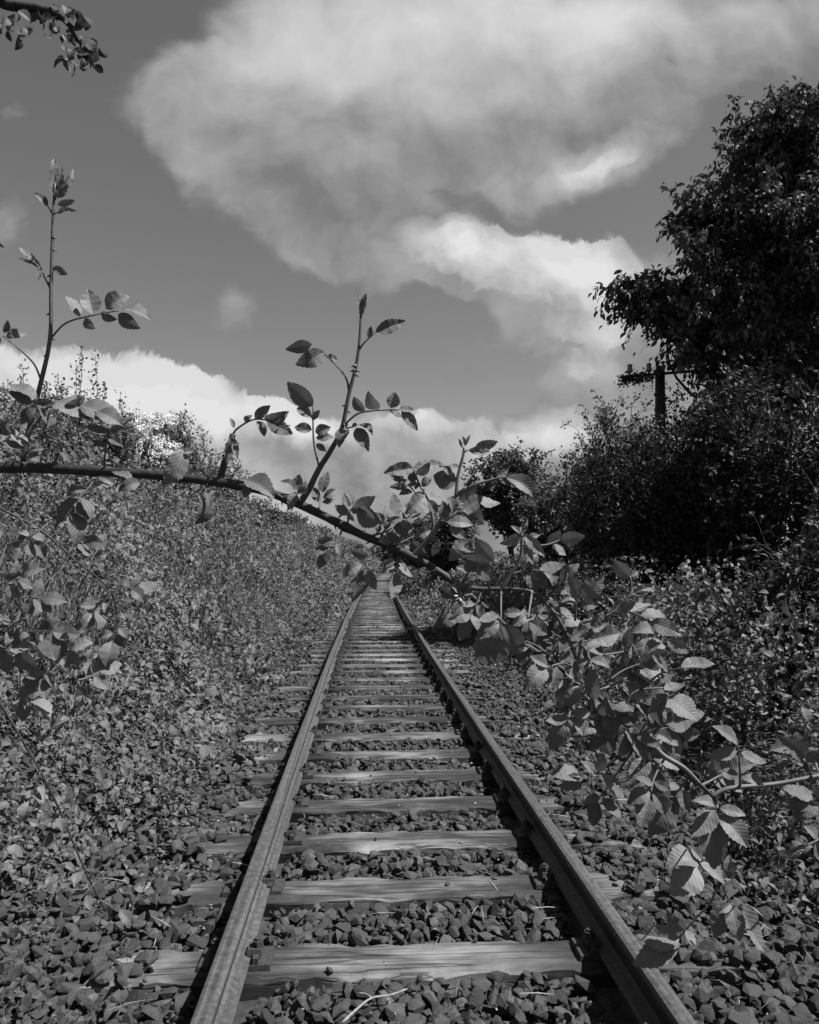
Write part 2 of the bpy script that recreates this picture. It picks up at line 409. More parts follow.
tag(link('ballast', make_mesh('ballast', np.vstack(bV), [np.vstack(bT)], M['stone'], tone=np.concatenate(bt))),
    'dark crushed stone ballast lying between and beside the sleepers', 'ballast', kind='stuff')

# ------------------------------------------------------------------ leaves in bulk
T_SIMPLE = (np.array([(0,0,0),(.42,-.3,.07),(1,0,-.06),(.42,.3,.07),(.48,0,0)]), np.array([(0,1,4),(4,1,2),(0,4,3),(4,2,3)]))
def round_leaf(w=.34, fold=.1, droop=.14):
    ts = [0,.14,.38,.64,.86,1]; wd = [0,.62,1,.85,.42,0]; V = []; T = []
    for t, q in zip(ts, wd):
        zc = -droop*(t*2-1)**2+droop
        V += [(t,-w*q,zc+fold*q), (t,0,zc), (t,w*q,zc+fold*q)]
    for i in range(5):
        a = i*3
        for j in (0,1):
            if i == 0: T.append((a+1, a+3+j, a+4+j))
            elif i == 4: T.append((a+j, a+4, a+1+j))
            else: T += [(a+j, a+3+j, a+4+j), (a+j, a+4+j, a+1+j)]
    return np.array(V), np.array(T)
T_ROUND = round_leaf(); T_LONG = round_leaf(.22, .06, .2)
class Leaves:
    def __init__(s): s.V=[]; s.T=[]; s.t=[]; s.n=0
    def add(s, pos, d, nrm, size, tone, tm):
        pos = np.asarray(pos); V, T = tm; n = len(pos); X = nz(d); Z = nrm-(nrm*X).sum(-1, keepdims=True)*X; Z = nz(Z); Yv = np.cross(Z, X)
        P = pos[:,None]+np.asarray(size)[:,None,None]*(V[None,:,0:1]*X[:,None]+V[None,:,1:2]*Yv[:,None]+V[None,:,2:3]*Z[:,None])
        s.V.append(P.reshape(-1,3)); s.T.append((T[None]+(np.arange(n)*len(V))[:,None,None]).reshape(-1,3)+s.n)
        s.t.append(np.repeat(np.clip(tone, 0, 1), len(V))); s.n += n*len(V)
    def build(s, name, mat, parent=None):
        return link(name, make_mesh(name, np.vstack(s.V), [np.vstack(s.T)], mat, tone=np.concatenate(s.t)), parent)
def rnd(n): return nz(RNG.normal(size=(n,3)))

def ground_leaves(LV, x, y, hgt, size, tm, flat=1.0):
    n = len(x); z = terrain(x, y)
    e = .15; nx_ = -(terrain(x+e, y)-terrain(x-e, y))/(2*e)
    up = nz(np.stack([nx_*.8, np.zeros(n)-.15, np.ones(n)], -1))
    frac = RNG.random(n)**.55
    p = np.stack([x, y, z+.02+hgt*frac], -1)
    pa = 6.3*vnoise(x, y, .33, 3)*2; nrm = nz(up*flat*.85+rnd(n)*.8+np.stack([np.cos(pa), np.sin(pa), np.zeros(n)], -1)*.45)
    d = np.cross(nrm, rnd(n))+np.array([0,0,-.35])
    tone = .10+.26*RNG.random(n)+.5*vnoise(x, y, 1.4, 4)*vnoise(x, y, .5, 6)*1.5+.12*vnoise(x, y, .25, 5)
    size = np.asarray(size)*(.72+.6*vnoise(x, y, 1.1, 7))
    size = np.asarray(size)*np.exp(RNG.normal(0, .28, n)); sel = RNG.random(n) < .55; p = p-.5*size[:,None]*nz(d)
    for k_, t_ in ((sel, T_LONG if tm is T_ROUND else tm), (~sel, tm)): LV.add(p[k_], d[k_], nrm[k_], size[k_], tone[k_], t_)
def canopy(x, y, s, lo, hi, seed):
    c = sstep(.28, .72, .45*vnoise(x, y, 1.2, seed)+.55*vnoise(x, y, .42, seed+1))
    return lo+(hi-lo)*c

# left bank
LV = Leaves()
def left_zone(y0, y1, dens, smin, smax, tm, smax_s=-.86, smin_s=-7.5):
    n = int((y1-y0)*(smax_s-smin_s)*dens); y = RNG.uniform(y0, y1, n); s = RNG.uniform(smin_s, smax_s, n); x = s+xc(y)
    edge = -1.42+(vnoise(x*0, y, .7, 6)-.5)*.7+(vnoise(x, y, .2, 7)-.5)*.3-.12*np.clip(1-(y-2.5)/2.0, 0, 1)+.42*sstep(6, 18, y)
    keep = (x > -.56*y-1.6) & ((s < edge) | (RNG.random(n) < .05+.55*sstep(.52, .75, vnoise(x, y, .45, 1))*(s < -.95)))
    x, y, s, edge = x[keep], y[keep], s[keep], edge[keep]
    k_ = (vnoise(x, y, .55, 0) > .30) | (RNG.random(len(x)) < .35) | (y > 30); x, y, s, edge = x[k_], y[k_], s[k_], edge[k_]
    ramp_ = sstep(0, 1.1, edge-s); hgt = canopy(x, y, s, .04, .8, 2)*(1+.7*sstep(-2.2, -4.8, s))*ramp_+.03
    ground_leaves(LV, x, y, hgt, RNG.uniform(smin, smax, len(x)), tm)
left_zone(1.6, 4.5, 1500, .03, .062, T_ROUND, smin_s=-5)
left_zone(4.5, 9, 1250, .036, .07, T_ROUND)
left_zone(9, 20, 720, .05, .09, T_SIMPLE)
left_zone(20, 48, 300, .07, .13, T_SIMPLE)
def weed_shoots(LVx, n, ylo, yhi, slo, shi, hmin, hmax, size, k=18):
    y = ylo+(yhi-ylo)*RNG.random(n)**1.5; s = RNG.uniform(slo, shi, n); x = s+xc(y); z = terrain(x, y); h = RNG.uniform(hmin, hmax, n)*(.4+.9*vnoise(x, y, 1.6, 6))
    f = RNG.random((n,k))**.8; lean = RNG.normal(0, .16, (n,1,2))
    p = np.zeros((n,k,3)); p[...,0] = x[:,None]+lean[...,0]*f*h[:,None]; p[...,1] = y[:,None]+lean[...,1]*f*h[:,None]; p[...,2] = z[:,None]+.03+f*h[:,None]
    p += RNG.normal(0, .02, p.shape); p = p.reshape(-1,3); m_ = n*k; d = nz(rnd(m_)*[1,1,.4]+[0,0,.15])
    LVx.add(p, d, nz(rnd(m_)*.6+[0,0,1]), np.repeat(np.clip(size*(.7+.03*y), 0, .2), k)*RNG.uniform(.7, 1.3, m_), np.clip(RNG.normal(.55,.2,m_),0,1), T_SIMPLE)
weed_shoots(LV, 900, 4, 20, -7, -1.9, .3, 1.0, .055)
weed_shoots(LV, 900, 16, 60, -7.2, -2.2, .4, 1.1, .05)
weed_shoots(LV, 260, 12, 70, -8, -6, .6, 1.5, .05, 26)
left_zone(48, 130, 70, .16, .3, T_SIMPLE)
GR = Leaves(); n_ = 5200; y = 2.6+30*RNG.random(n_)**1.6; s = RNG.uniform(-6.8, -2.2, n_); x = s+xc(y); kk_ = (vnoise(x, y, .9, 5) > .5) & (x > -.56*y-1); x, y = x[kk_], y[kk_]; n_ = len(x)
x = np.repeat(x, 8)+RNG.normal(0, .04, n_*8); y = np.repeat(y, 8)+RNG.normal(0, .04, n_*8); m_ = n_*8; d = nz(RNG.normal(0, .45, (m_,3))*[1,1,.2]+[0,0,1])
T_BLADE = (np.array([(0,-.014,0),(0,.014,0),(.5,.014,.05),(.5,-.014,.05),(.82,-.008,-.02),(.82,.008,-.02),(1,0,-.12)]), np.array([(0,3,2),(0,2,1),(3,4,5),(3,5,2),(4,6,5)]))
GR.add(np.stack([x, y, terrain(x, y)+.02], -1), d, nz(rnd(m_)), RNG.uniform(.2, .62, m_)*(.5+.6*sstep(1.3, 3, -(x-xc(y)))), np.clip(RNG.normal(.5, .2, m_), 0, 1), T_BLADE)
tag(GR.build('grass', M['bank_leaf']), 'tufts of long grass growing among the leaves on the left bank', 'grass', kind='stuff')
DS = MB()                                    # dead stalks standing in the bank growth
for _ in range(420):
    yy_ = RNG.uniform(3, 16); ss = RNG.uniform(-6.5, -1.7); xx = ss+float(xc(yy_))
    if xx < -.56*yy_-1: continue
    zz_ = float(terrain(xx, yy_)); hh_ = RNG.uniform(.25, .9); le = RNG.normal(0, .35, 2)*hh_
    DS.tube(catmull([(xx,yy_,zz_), (xx+le[0]*.35,yy_+le[1]*.35,zz_+hh_*.6), (xx+le[0],yy_+le[1],zz_+hh_)], 3), np.linspace(.0035,.0015,7), 4, cap=False)
tag(DS.build('dead_stalks', M['dry_stalk']), 'thin dead stalks tangled in the growth on the left bank', 'stalks', kind='stuff')
tag(LV.build('bank_undergrowth', M['bank_leaf']), 'dense sunlit leafy undergrowth covering the bank left of the track', 'undergrowth', kind='stuff')

# right side
RV = Leaves()
def right_zone(y0, y1, dens, smin, smax, tm, s0=.9, s1=7.5, hi=.6):
    n = int((y1-y0)*(s1-s0)*dens); y = RNG.uniform(y0, y1, n); s = RNG.uniform(s0, s1, n); x = s+xc(y)
    edge = 1.62+.12*sstep(4, 6, y)+(vnoise(x*0, y, .8, 3)-.5)*.9+(vnoise(x, y, .2, 7)-.5)*.3-.85*np.clip((y-9)/12, 0, 1)
    keep = (x < .66*y+2) & ((s > edge) | (RNG.random(n) < .03))
    x, y, s, edge = x[keep], y[keep], s[keep], edge[keep]
    k_ = (vnoise(x, y, .62, 1) > .36) | (RNG.random(len(x)) < .3); x, y, s, edge = x[k_], y[k_], s[k_], edge[k_]
    ramp_ = sstep(0, 1.0, s-edge); hgt = canopy(x, y, s, .04, hi*1.5, 4)*ramp_+.03
    ground_leaves(RV, x, y, hgt, RNG.uniform(smin, smax, len(x)), tm, .8)
right_zone(1.8, 5, 1100, .035, .065, T_ROUND, s1=5)
right_zone(5, 10, 850, .045, .08, T_ROUND, hi=.8)
right_zone(10, 20, 480, .055, .09, T_SIMPLE, hi=.8)
right_zone(20, 48, 200, .08, .14, T_SIMPLE)
right_zone(48, 130, 60, .16, .3, T_SIMPLE)
weed_shoots(RV, 700, 4.5, 16, 2.3, 7, .3, 1.1, .06)
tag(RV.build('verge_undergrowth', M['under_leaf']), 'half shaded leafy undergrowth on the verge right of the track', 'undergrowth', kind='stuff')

# dry litter on the ballast
ST = Leaves(); n = 750
y = RNG.uniform(1.5, 11, n)**1.0; s = RNG.uniform(-1.6, 2.0, n); ra = np.minimum(abs(s-.7525), abs(s+.7525)); k = ra > .12; y, s = y[k], s[k]; n = len(y)
p = np.stack([s+xc(y), y, RNG.uniform(-.015, .012, n)], -1); d = RNG.normal(size=(n,3))*np.array([1,.7,.0])
T_STRAW = (np.array([(0,-.012,0),(.5,-.018,.05),(1,-.004,.02),(1,.004,.02),(.5,.018,.05),(0,.012,0)]), np.array([(0,1,4),(0,4,5),(1,2,3),(1,3,4)]))
h = n*6//10
ST.add(p[:h], d[:h], nz(rnd(h)*.4+[0,0,1]), RNG.uniform(.03, .16, h), RNG.random(h), T_STRAW)
ST.add(p[h:], d[h:], nz(rnd(n-h)*.6+[0,0,1]), RNG.uniform(.012, .03, n-h), RNG.random(n-h), T_SIMPLE)
tag(ST.build('dry_litter', M['straw']), 'pale dry stalks and leaf scraps strewn over the ballast', 'litter', kind='stuff')

tw = MB(); P = [at_z(342, 1023, .02), at_z(358, 1008, .035), at_z(372, 998, .04), at_z(390, 995, .035), at_z(407, 989, .03)]
tw.tube(catmull(P, 4), np.linspace(.0046, .003, 17), 7, .2); tw.tube(catmull([P[2], at_z(366, 994, .05), at_z(358, 993, .05)], 3), .0025, 5)
tag(tw.build('twig', M['dry_wood']), 'pale bare twig lying on the ballast at the bottom of the track', 'twig')

# ------------------------------------------------------------------ trees and shrubs
def woody(name, label, cat, base, ends, stems_r, leaf, mat, tm=T_SIMPLE, twigs=6, tw_len=.5, per=14, droop=.3, spread=.12, trunk_top=None,
          group=None, lean=(0,0), partname='crown', extra=None, up_bias=0., leafdroop=.3, bark='bark', twig_r=.006, jitter_stem=.08, tonebias=0.):
    global RNG; RNG = np.random.default_rng(sum(map(ord, label))*7+3)
    base = np.asarray(base, float); t = empty(name, base, label, cat, group); wd = MB(); LVS = Leaves()
    ends = np.asarray(ends, float)
    if trunk_top is not None:
        tt = np.asarray(trunk_top, float); ax = catmull([base-[0,0,.2], base*.6+tt*.4+RNG.normal(0, .12, 3), base*.25+tt*.75+RNG.normal(0, .12, 3), tt], 5)
        wd.tube(ax, np.linspace(stems_r, stems_r*.2, len(ax)), 10, .15)
    P, D = [], []
    for e in ends:
        if trunk_top is not None:
            f = np.clip((e[2]-base[2])/max(.1, tt[2]-base[2])*.72-.08+RNG.uniform(-.1, .05), .22, .95); st = ax[int(f*(len(ax)-1))]
            r0 = stems_r*.26*(1-f*.5)
        else:
            st = base+np.array([*RNG.normal(0, .15, 2), -.1]); r0 = stems_r
        mid = st*.45+e*.55+RNG.normal(0, jitter_stem, 3)*np.linalg.norm(e-st)+np.array([0,0,.12*np.linalg.norm(e-st)])
        cv = catmull([st, mid, e], 5); wd.tube(cv, np.linspace(r0, twig_r*1.3, len(cv)), 5, cap=False)
        out = nz(e-st)
        for q in range(twigs):
            o_ = cv[RNG.integers(len(cv)//2, len(cv))]; dr = nz(out*.7+rnd(1)[0]*.9+np.array([0,0,up_bias])); L = tw_len*RNG.uniform(.5, 1.2)
            tp = np.linspace(0, 1, 5)[:,None]; pts = o_+dr*L*tp+np.array([0,0,-droop*L])*tp**2
            wd.tube(pts, np.linspace(twig_r, twig_r*.4, 5), 3, cap=False)
            ii = RNG.random(per)**.7; pp = o_+dr*L*ii[:,None]+np.array([0,0,-droop*L])*ii[:,None]**2
            P.append(pp+RNG.normal(0, spread, (per,3))*.5); D.append(np.repeat(dr[None], per, 0))
    P = np.vstack(P); D = np.vstack(D); n = len(P)
    d = nz(D*.6+rnd(n)*.8+np.array([0,0,-leafdroop])); nrm = nz(rnd(n)*.8+np.array([0,0,1.0]))
    tone = np.clip(RNG.normal(.5, .22, n)+tonebias, 0, 1)
    LVS.add(P, d, nrm, RNG.uniform(leaf[0], leaf[1], n), tone, tm)
    wd.build('trunk' if trunk_top is not None else 'stems', M[bark], t); LVS.build(partname, mat, t)
    if extra: extra(t, P)
    return t
def ell(c, r, n, shell=.55, zmin=-1):
    d = rnd(n*3); d = d[d[:,2] > zmin][:n]; rr = (shell+(1-shell)*RNG.random(len(d)))[:,None]
    return np.asarray(c)+d*rr*np.asarray(r)

# the big tree right
cx = at(800, 235, 14.0)
ends = np.vstack([ell(cx+[.3,0,0], (2.8,2.7,2.6), 84, .5), ell(at(812, 215, 12.6), (1.3,.9,1.7), 26, .3), ell(at(712, 285, 13.6), (1.3,1.3,.9), 28, .3), ell(at(640, 292, 13.7), (.6,.8,.25), 18, .2), ell(at(690, 318, 13.6), (.8,.8,.25), 13, .2), ell(at(775, 365, 13.4), (1.5,1.2,.6), 40, .2), ell(at(805, 110, 14), (1.0,1.2,.6), 22, .2), ell(at(700, 215, 13.8), (.65,.9,.5), 18, .3), ell(at(775, 150, 14), (1.2,1.6,1.1), 36, .3), ell(at(800,330,13.5), (2.0,1.5,.5), 26, .3)])
base = np.array([7.65, 14.2, float(terrain(7.65, 14.2))])
woody('broadleaf_tree', 'tall dark broadleaf tree rising over the right verge above the telegraph pole', 'tree', base, ends, .2, (.10, .19), M['tree_leaf'], T_LONG,
      twigs=9, tw_len=.6, per=17, droop=.45, spread=.1, trunk_top=cx+[0,0,1.9], leafdroop=.9, twig_r=.007)
# shrubs, right side
def shrub(name, label, px, Y, ytop, wpx, n, leaf, mat, tm=T_SIMPLE, cat='shrub', dx=1., ybase=None, **kw):
    x = at(px, 500, Y)[0]; zb = float(terrain(x, Y)); zt_ = at(px, ytop, Y)[2]; hw = wpx/750*Y; hh = max(.6, zt_-zb)
    ends = ell((x, Y, zb+hh*.52), (hw, hw*dx, hh*.46), n, .35)
    return woody(name, label, cat, (x, Y, zb), ends, kw.pop('r', .03), leaf, mat, tm, **kw)
shrub('leafy_shrub', 'dark broad leaved shrub at the right edge with lit leaves above the low undergrowth', 805, 6.6, 466, 80, 40, (.06,.11), M['dark_leaf'], T_LONG, twigs=7, tw_len=.5, per=9, droop=.2, spread=.1, twig_r=.004, leafdroop=.2)  # dark leaf colour stands in for shade missing on this shrub
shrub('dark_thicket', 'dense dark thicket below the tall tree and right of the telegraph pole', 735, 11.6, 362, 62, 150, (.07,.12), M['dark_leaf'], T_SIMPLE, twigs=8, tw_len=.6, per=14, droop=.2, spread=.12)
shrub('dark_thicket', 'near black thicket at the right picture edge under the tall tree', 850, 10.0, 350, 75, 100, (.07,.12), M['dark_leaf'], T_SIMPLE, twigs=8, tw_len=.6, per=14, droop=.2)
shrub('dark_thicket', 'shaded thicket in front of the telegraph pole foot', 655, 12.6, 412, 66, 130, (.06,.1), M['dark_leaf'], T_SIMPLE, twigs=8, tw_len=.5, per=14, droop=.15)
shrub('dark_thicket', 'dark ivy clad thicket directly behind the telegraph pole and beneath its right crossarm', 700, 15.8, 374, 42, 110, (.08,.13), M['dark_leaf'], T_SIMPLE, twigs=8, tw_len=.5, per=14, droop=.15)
shrub('feathery_bush', 'tall fine leaved bush left of the telegraph pole, lighter than the thicket', 622, 18, 396, 72, 180, (.07,.13), M['bank_leaf'], T_SIMPLE, twigs=8, tw_len=.7, per=16, up_bias=.5, droop=.1)
shrub('feathery_bush', 'round bush between the tall fine leaved bush and the distant dark tree', 565, 24, 468, 48, 110, (.1,.17), M['bank_leaf'], T_SIMPLE, twigs=8, tw_len=.7, per=14, up_bias=.3, droop=.1)
x5 = at(515, 500, 31); ends = ell(at(513, 487, 31), (2.0,2.0,1.75), 130, .35)
woody('round_tree', 'distant round topped dark tree right of the track end, behind the branch', 'tree', (x5[0], 31, float(terrain(x5[0],31))), ends, .14, (.13,.22), M['tree_leaf'], T_SIMPLE, twigs=8, tw_len=.6, per=14, droop=.2, trunk_top=at(513, 452, 31))
shrub('track_bush', 'small distant bush beside the right rail where the track narrows', 455, 38, 527, 22, 60, (.14,.22), M['under_leaf'], T_SIMPLE, twigs=7, tw_len=.6, per=12)
shrub('track_bush', 'farthest small bush beyond the narrow end of the track', 405, 95, 543, 14, 60, (.3,.5), M['under_leaf'], T_SIMPLE, twigs=7, tw_len=1, per=12)
shrub('track_bush', 'low distant bush just right of the far rails', 428, 60, 536, 16, 60, (.2,.35), M['under_leaf'], T_SIMPLE, twigs=7, tw_len=.8, per=12)
shrub('track_bush', 'low distant bush just left of the far rails', 350, 90, 552, 13, 50, (.3,.5), M['bank_leaf'], T_SIMPLE, twigs=7, tw_len=1, per=12)
shrub('track_bush', 'far bush closing the end of the track behind the branch', 380, 130, 547, 16, 70, (.4,.7), M['under_leaf'], T_SIMPLE, twigs=7, tw_len=1.4, per=12)
shrub('distant_bush', 'bushy growth right of the track behind the crossing branch, nearer than the round tree', 452, 34, 492, 34, 110, (.11,.19), M['under_leaf'], T_SIMPLE, twigs=7, tw_len=.7, per=14, up_bias=.2)
shrub('distant_bush', 'tallest dark bush crowding the right rail near the vanishing point', 428, 52, 505, 26, 100, (.16,.27), M['dark_leaf'], T_SIMPLE, twigs=7, tw_len=.9, per=14)
shrub('distant_bush', 'far bush above the end of the rails, half behind the branch', 398, 80, 528, 17, 70, (.25,.4), M['under_leaf'], T_SIMPLE, twigs=7, tw_len=1, per=14)
# left side
shrub('upright_shrub', 'shrub with tall upright shoots on top of the left bank', 70, 14, 400, 62, 80, (.05,.09), M['bank_leaf'], T_SIMPLE, twigs=8, tw_len=.55, per=22, up_bias=1.6, droop=0, spread=.06)
shrub('crest_shrub', 'ragged little shrub on the bank crest just left of the stub on the rose branch', 206, 25, 452, 20, 40, (.07,.12), M['bank_leaf'], T_SIMPLE, twigs=7, tw_len=.6, per=12, up_bias=.6)
shrub('crest_shrub', 'dark low shrub on the bank skyline under the middle of the rose branch', 262, 36, 496, 17, 40, (.1,.17), M['under_leaf'], T_SIMPLE, twigs=7, tw_len=.6, per=12, up_bias=.4)
shrub('crest_shrub', 'smaller shrub on the bank skyline, second one down toward the vanishing point', 291, 47, 512, 15, 36, (.13,.22), M['bank_leaf'], T_SIMPLE, twigs=7, tw_len=.8, per=12, up_bias=.4)
shrub('crest_shrub', 'last shrub on the bank skyline before the far end of the left rail', 318, 62, 528, 14, 36, (.17,.28), M['under_leaf'], T_SIMPLE, twigs=7, tw_len=1, per=12, up_bias=.4)
def upright():
    t = bpy.data.objects['upright_shrub']; wd = MB(); LVS = Leaves()
    for px, py in ((82,345),(76,362),(95,355),(22,362),(58,372),(105,385),(45,385),(120,392),(8,380)):
        top = at(px, py, 14+RNG.uniform(-.4,.4)); b0 = top-[RNG.normal(0,.1),0,1.1]; cv = catmull([b0, (b0+top)/2+[.03,0,0], top], 4)
        wd.tube(cv, np.linspace(.008,.003,len(cv)), 4); k = 70; f = RNG.random(k)[:,None]; p = b0+(top-b0)*f+RNG.normal(0,.045,(k,3))
        LVS.add(p, nz(rnd(k)+[0,0,.6]), nz(rnd(k)+[0,0,.6]), RNG.uniform(.05,.085,k), RNG.random(k), T_SIMPLE)
        so_ = wd.build('shoot', M['bark'], t); LVS.build('foliage', M['bank_leaf'], so_); wd = MB(); LVS = Leaves()
upright()
def blossom(t, P):
    B = Leaves(); c = at(150, 438, 19.4); sel = P[(P[:,1] < 20.4)]; sel = sel[RNG.integers(0, len(sel), 700)]
    w = np.exp(-(((sel-[c[0]-.0,0,c[2]])*[1,0,1])**2).sum(-1)/.32); sel = sel[RNG.random(len(sel)) < w]
    for q in sel:
        q = q+[.06,-.28,.1]; k = 34; p = q+rnd(k)*np.array([.15,.12,.075])*RNG.random((k,1))**.4; B.add(p, rnd(k), nz(p-q+[.06,-.07,.1]), RNG.uniform(.05,.09,k), RNG.random(k), T_SIMPLE)
    B.build('blossom', M['blossom'], t)
shrub('hawthorn_shrub', 'hawthorn covered in clusters of white blossom on the left bank', 145, 20, 402, 40, 90, (.06,.1), M['bank_leaf'], T_SIMPLE, twigs=8, tw_len=.5, per=14, extra=blossom)
shrub('leafy_shrub', 'darker shrub just right of the white blossoming hawthorn', 176, 22, 412, 30, 70, (.06,.11), M['under_leaf'], T_SIMPLE, twigs=8, tw_len=.6, per=14, up_bias=.4)
shrub('leafy_shrub', 'sparse little shrub on the crest where the left bank meets the cloud', 232, 30, 440, 18, 30, (.08,.14), M['bank_leaf'], T_SIMPLE, twigs=7, tw_len=.6, per=9, up_bias=.4)
shrub('leafy_shrub', 'leafy shrub at the left edge behind the upright rose shoot', 5, 11.5, 405, 60, 80, (.05,.09), M['bank_leaf'], T_SIMPLE, twigs=8, tw_len=.45, per=16, up_bias=.3)
shrub('leafy_shrub', 'low rounded shrub on the bank crest left of the hawthorn', 88, 15, 432, 34, 60, (.06,.1), M['bank_leaf'], T_SIMPLE, twigs=8, tw_len=.45, per=16, up_bias=.3)

# ------------------------------------------------------------------ telegraph pole
YP = 15.0; pb = at(661, 500, YP); ptop = at(660, 367, YP)
pole = empty('telegraph_pole', (pb[0], YP, float(terrain(pb[0], YP))), 'dark wooden telegraph pole with insulators on a crossarm under the tall tree', 'pole')
q = MB(); q.tube([(pb[0]+.02, YP, pole.location.z-.3), (pb[0], YP, 3), ptop-[0,0,.06], ptop], [.135,.12,.098,.075], 14, .03); q.build('pole', M['pole_wood'], pole)
q = MB(); a0, a1 = at(622, 377, YP-.13), at(694, 371, YP-.13); ax = nz(a1-a0)
q.tube([a0, a1], .032, 4); q.tube([(a0+a1)/2*0+ptop-[0,.13,.25]*1, ptop-[0,0,.25]], .014, 6); q.build('crossarm', M['iron'], pole)
for px, py in ((630,376),(649,375),(689,371.5),(696,377)):
    b0 = at(px, py, YP-.13); ins = MB(); hgt = .0
    ins.tube([b0+[0,0,z*1.25] for z in (.05,.07,.075,.12,.13,.17,.19,.2)], [.026,.058,.064,.058,.042,.058,.045,.015], 12)
    io = ins.build('insulator', M['ceramic'], pole)
    pn = MB(); pn.tube([b0+[0,0,-.06], b0+[0,0,.08]], .011, 6); pn.build('pin', M['iron'], io)
lp = MB(); c0 = at(627, 381, YP-.13); an = np.linspace(0, 2*math.pi, 17); lp.tube([c0+[.055*math.cos(a), 0, .055*math.sin(a)] for a in an], .006, 5, cap=False); lp.build('wire_loop', M['iron'], pole)
CRP = Leaves(); k = 380
f = RNG.random(k); p = a0+(a1-a0)*(f**1.5*.42)[:,None]+RNG.normal(0, .07, (k,3)); p[:,2] -= .05
k2 = 900; zf = RNG.random(k2); p2 = np.stack([pb[0]+RNG.normal(.08, .2, k2), YP+RNG.normal(-.05, .12, k2), pole.location.z+(ptop[2]-.35-pole.location.z)*zf], -1)
p = np.vstack([p, p2]); k = len(p)
CRP.add(p, nz(rnd(k)+[0,0,-.5]), rnd(k), RNG.uniform(.05,.09,k), RNG.random(k), T_SIMPLE)
cr = empty('creeper', (pb[0]+.2, YP-.1, pole.location.z), 'leafy creeper climbing the telegraph pole and over its left crossarm', 'creeper')
CRP.build('foliage', M['dark_leaf'], cr)
vine = MB(); vine.tube(catmull([(pb[0]+.2,YP-.1,pole.location.z-.1), (pb[0]-.12,YP-.16,2.6), (pb[0]+.12,YP-.16,4.0), ptop-[.1,.16,.35], a0+[.3,0,0]], 6), np.linspace(.018,.006,25), 6)
vine.build('vine', M['bark'], cr)

# ------------------------------------------------------------------ rose branch
def leaflet(mb, P0, P1, width, nrm, curl=.12, fold=.22, teeth=9, bend=0.):
    """serrated leaflet from P0 to P1"""
    P0, P1 = np.asarray(P0, float), np.asarray(P1, float); X = P1-P0; L = np.linalg.norm(X); X = X/L
    Z = nrm-(nrm@X)*X; Z = nz(Z); Yv = np.cross(Z, X); nr = teeth*2+1; ph0 = RNG.uniform(0, 6.3); cols = np.array([-1,-.6,-.25,0,.25,.6,1])
    t = np.linspace(0, 1, nr); wprof = np.sin(math.pi*np.clip(t, 0, 1)**.8)**.86*width*.52
    wprof = np.maximum(wprof, .0)
    jag = np.where(np.arange(nr) % 2 == 1, 1.055, .965); V = []; UVs = []
    for i in range(nr):
        for c in cols:
            w = wprof[i]*(c if abs(c) < 1 else c*jag[i]); tt = t[i]*L
            if abs(c) == 1 and i % 2 == 1 and i < nr-1: tt += .02*L
            z = curl*L*(1-(2*t[i]-1)**2)+abs(w)*fold-.05*L*abs(c)**3*0
            z += (.012*math.sin(i*1.57+abs(c)*2)+.02*math.sin(i*.55+ph0+c))*L*abs(c)
            V.append(P0+X*tt+Yv*(w+bend*L*t[i]**2)+Z*z); UVs.append((t[i], .5+c*.5*min(1, wprof[i]/(width*.5)+1e-3)))
    nc = len(cols); i = np.arange(nr-1)[:,None]*nc; j = np.arange(nc-1)[None]
    Qd = np.stack([i+j, i+nc+j, i+nc+j+1, i+j+1], -1).reshape(-1,4)
    mb.add(np.array(V), Qd, None, np.array(UVs))
def depth(px):   # distance of the branch along its length
    return float(np.interp(px, [-80, 0, 250, 450, 600, 720, 830], [.98, .95, .86, .80, .76, .74, .73]))
PXM = 1/750.
rose = empty('rose_branch', (-1.55, 1.0, float(terrain(-1.55, 1.0))), 'long arching wild rose branch with toothed leaves crossing the picture in front of the track', 'branch')
def pxs(lst, dd=0.): return np.array([at(p[0], p[1], depth(p[0])+dd+(p[2] if len(p) > 2 else 0)) for p in lst])

def thorn(mb, p, d, L=.007):
    p = np.asarray(p); d = nz(d); mb.tube([p, p+d*L*.5-[0,0,.0006], p+d*L-[0,0,.0022]], [.0026,.0013,.0002], 5)
# main stem, rooted on the bank left of the frame
stem_px = [(-60,461),(0,467),(60,469),(110,472),(165,476),(215,482),(248,487),(282,497),(320,514),(360,534),(400,551),(430,566),(456,584),(490,612),(528,646),(586,686),(625,722),(665,754),(696,781),(718,802),(735,826)]
P = np.vstack([[(-1.55,1.0,float(terrain(-1.55,1.0))-.05), (-1.6,1.0,.9), (-1.35,.99,1.55), (-.9,.98,1.77)], pxs(stem_px)])
cv = catmull(P, 6)
rad = np.interp(np.arange(len(cv)), np.array([0,5,12,16,20,24])*6, np.array([8.5,6.6,4.8,3.6,2.6,1.5])*1e-3)
rad = rad*(1+.16*(vnoise(np.arange(len(cv))*1.0, 0*rad, 2.3, 2)-.5)+.22*(np.arange(len(cv)) % 9 == 4))
mb = MB(); mb.tube(cv, rad, 10, .12)
for i in range(22, 112, 2):
    thorn(mb, cv[i], np.array([RNG.normal(), RNG.normal()*.4, RNG.normal()+.2]), .010)
mb.build('stem', M['old_stem'], rose)
def shoot(lst, r0, r1, mat='rose_stem', thorns=0, dd=0.):
    c = catmull(pxs(lst, dd), 6); m_ = MB(); m_.tube(c, np.linspace(r0, r1, len(c))*.85, 8, .05)
    for q in range(thorns):
        i = RNG.integers(1, max(2, int(len(c)*.8))); thorn(m_, c[i], np.array([random.choice([-1,1])*1., RNG.normal()*.3, .1]), .006)
    m_.build('shoot', M[mat], rose)
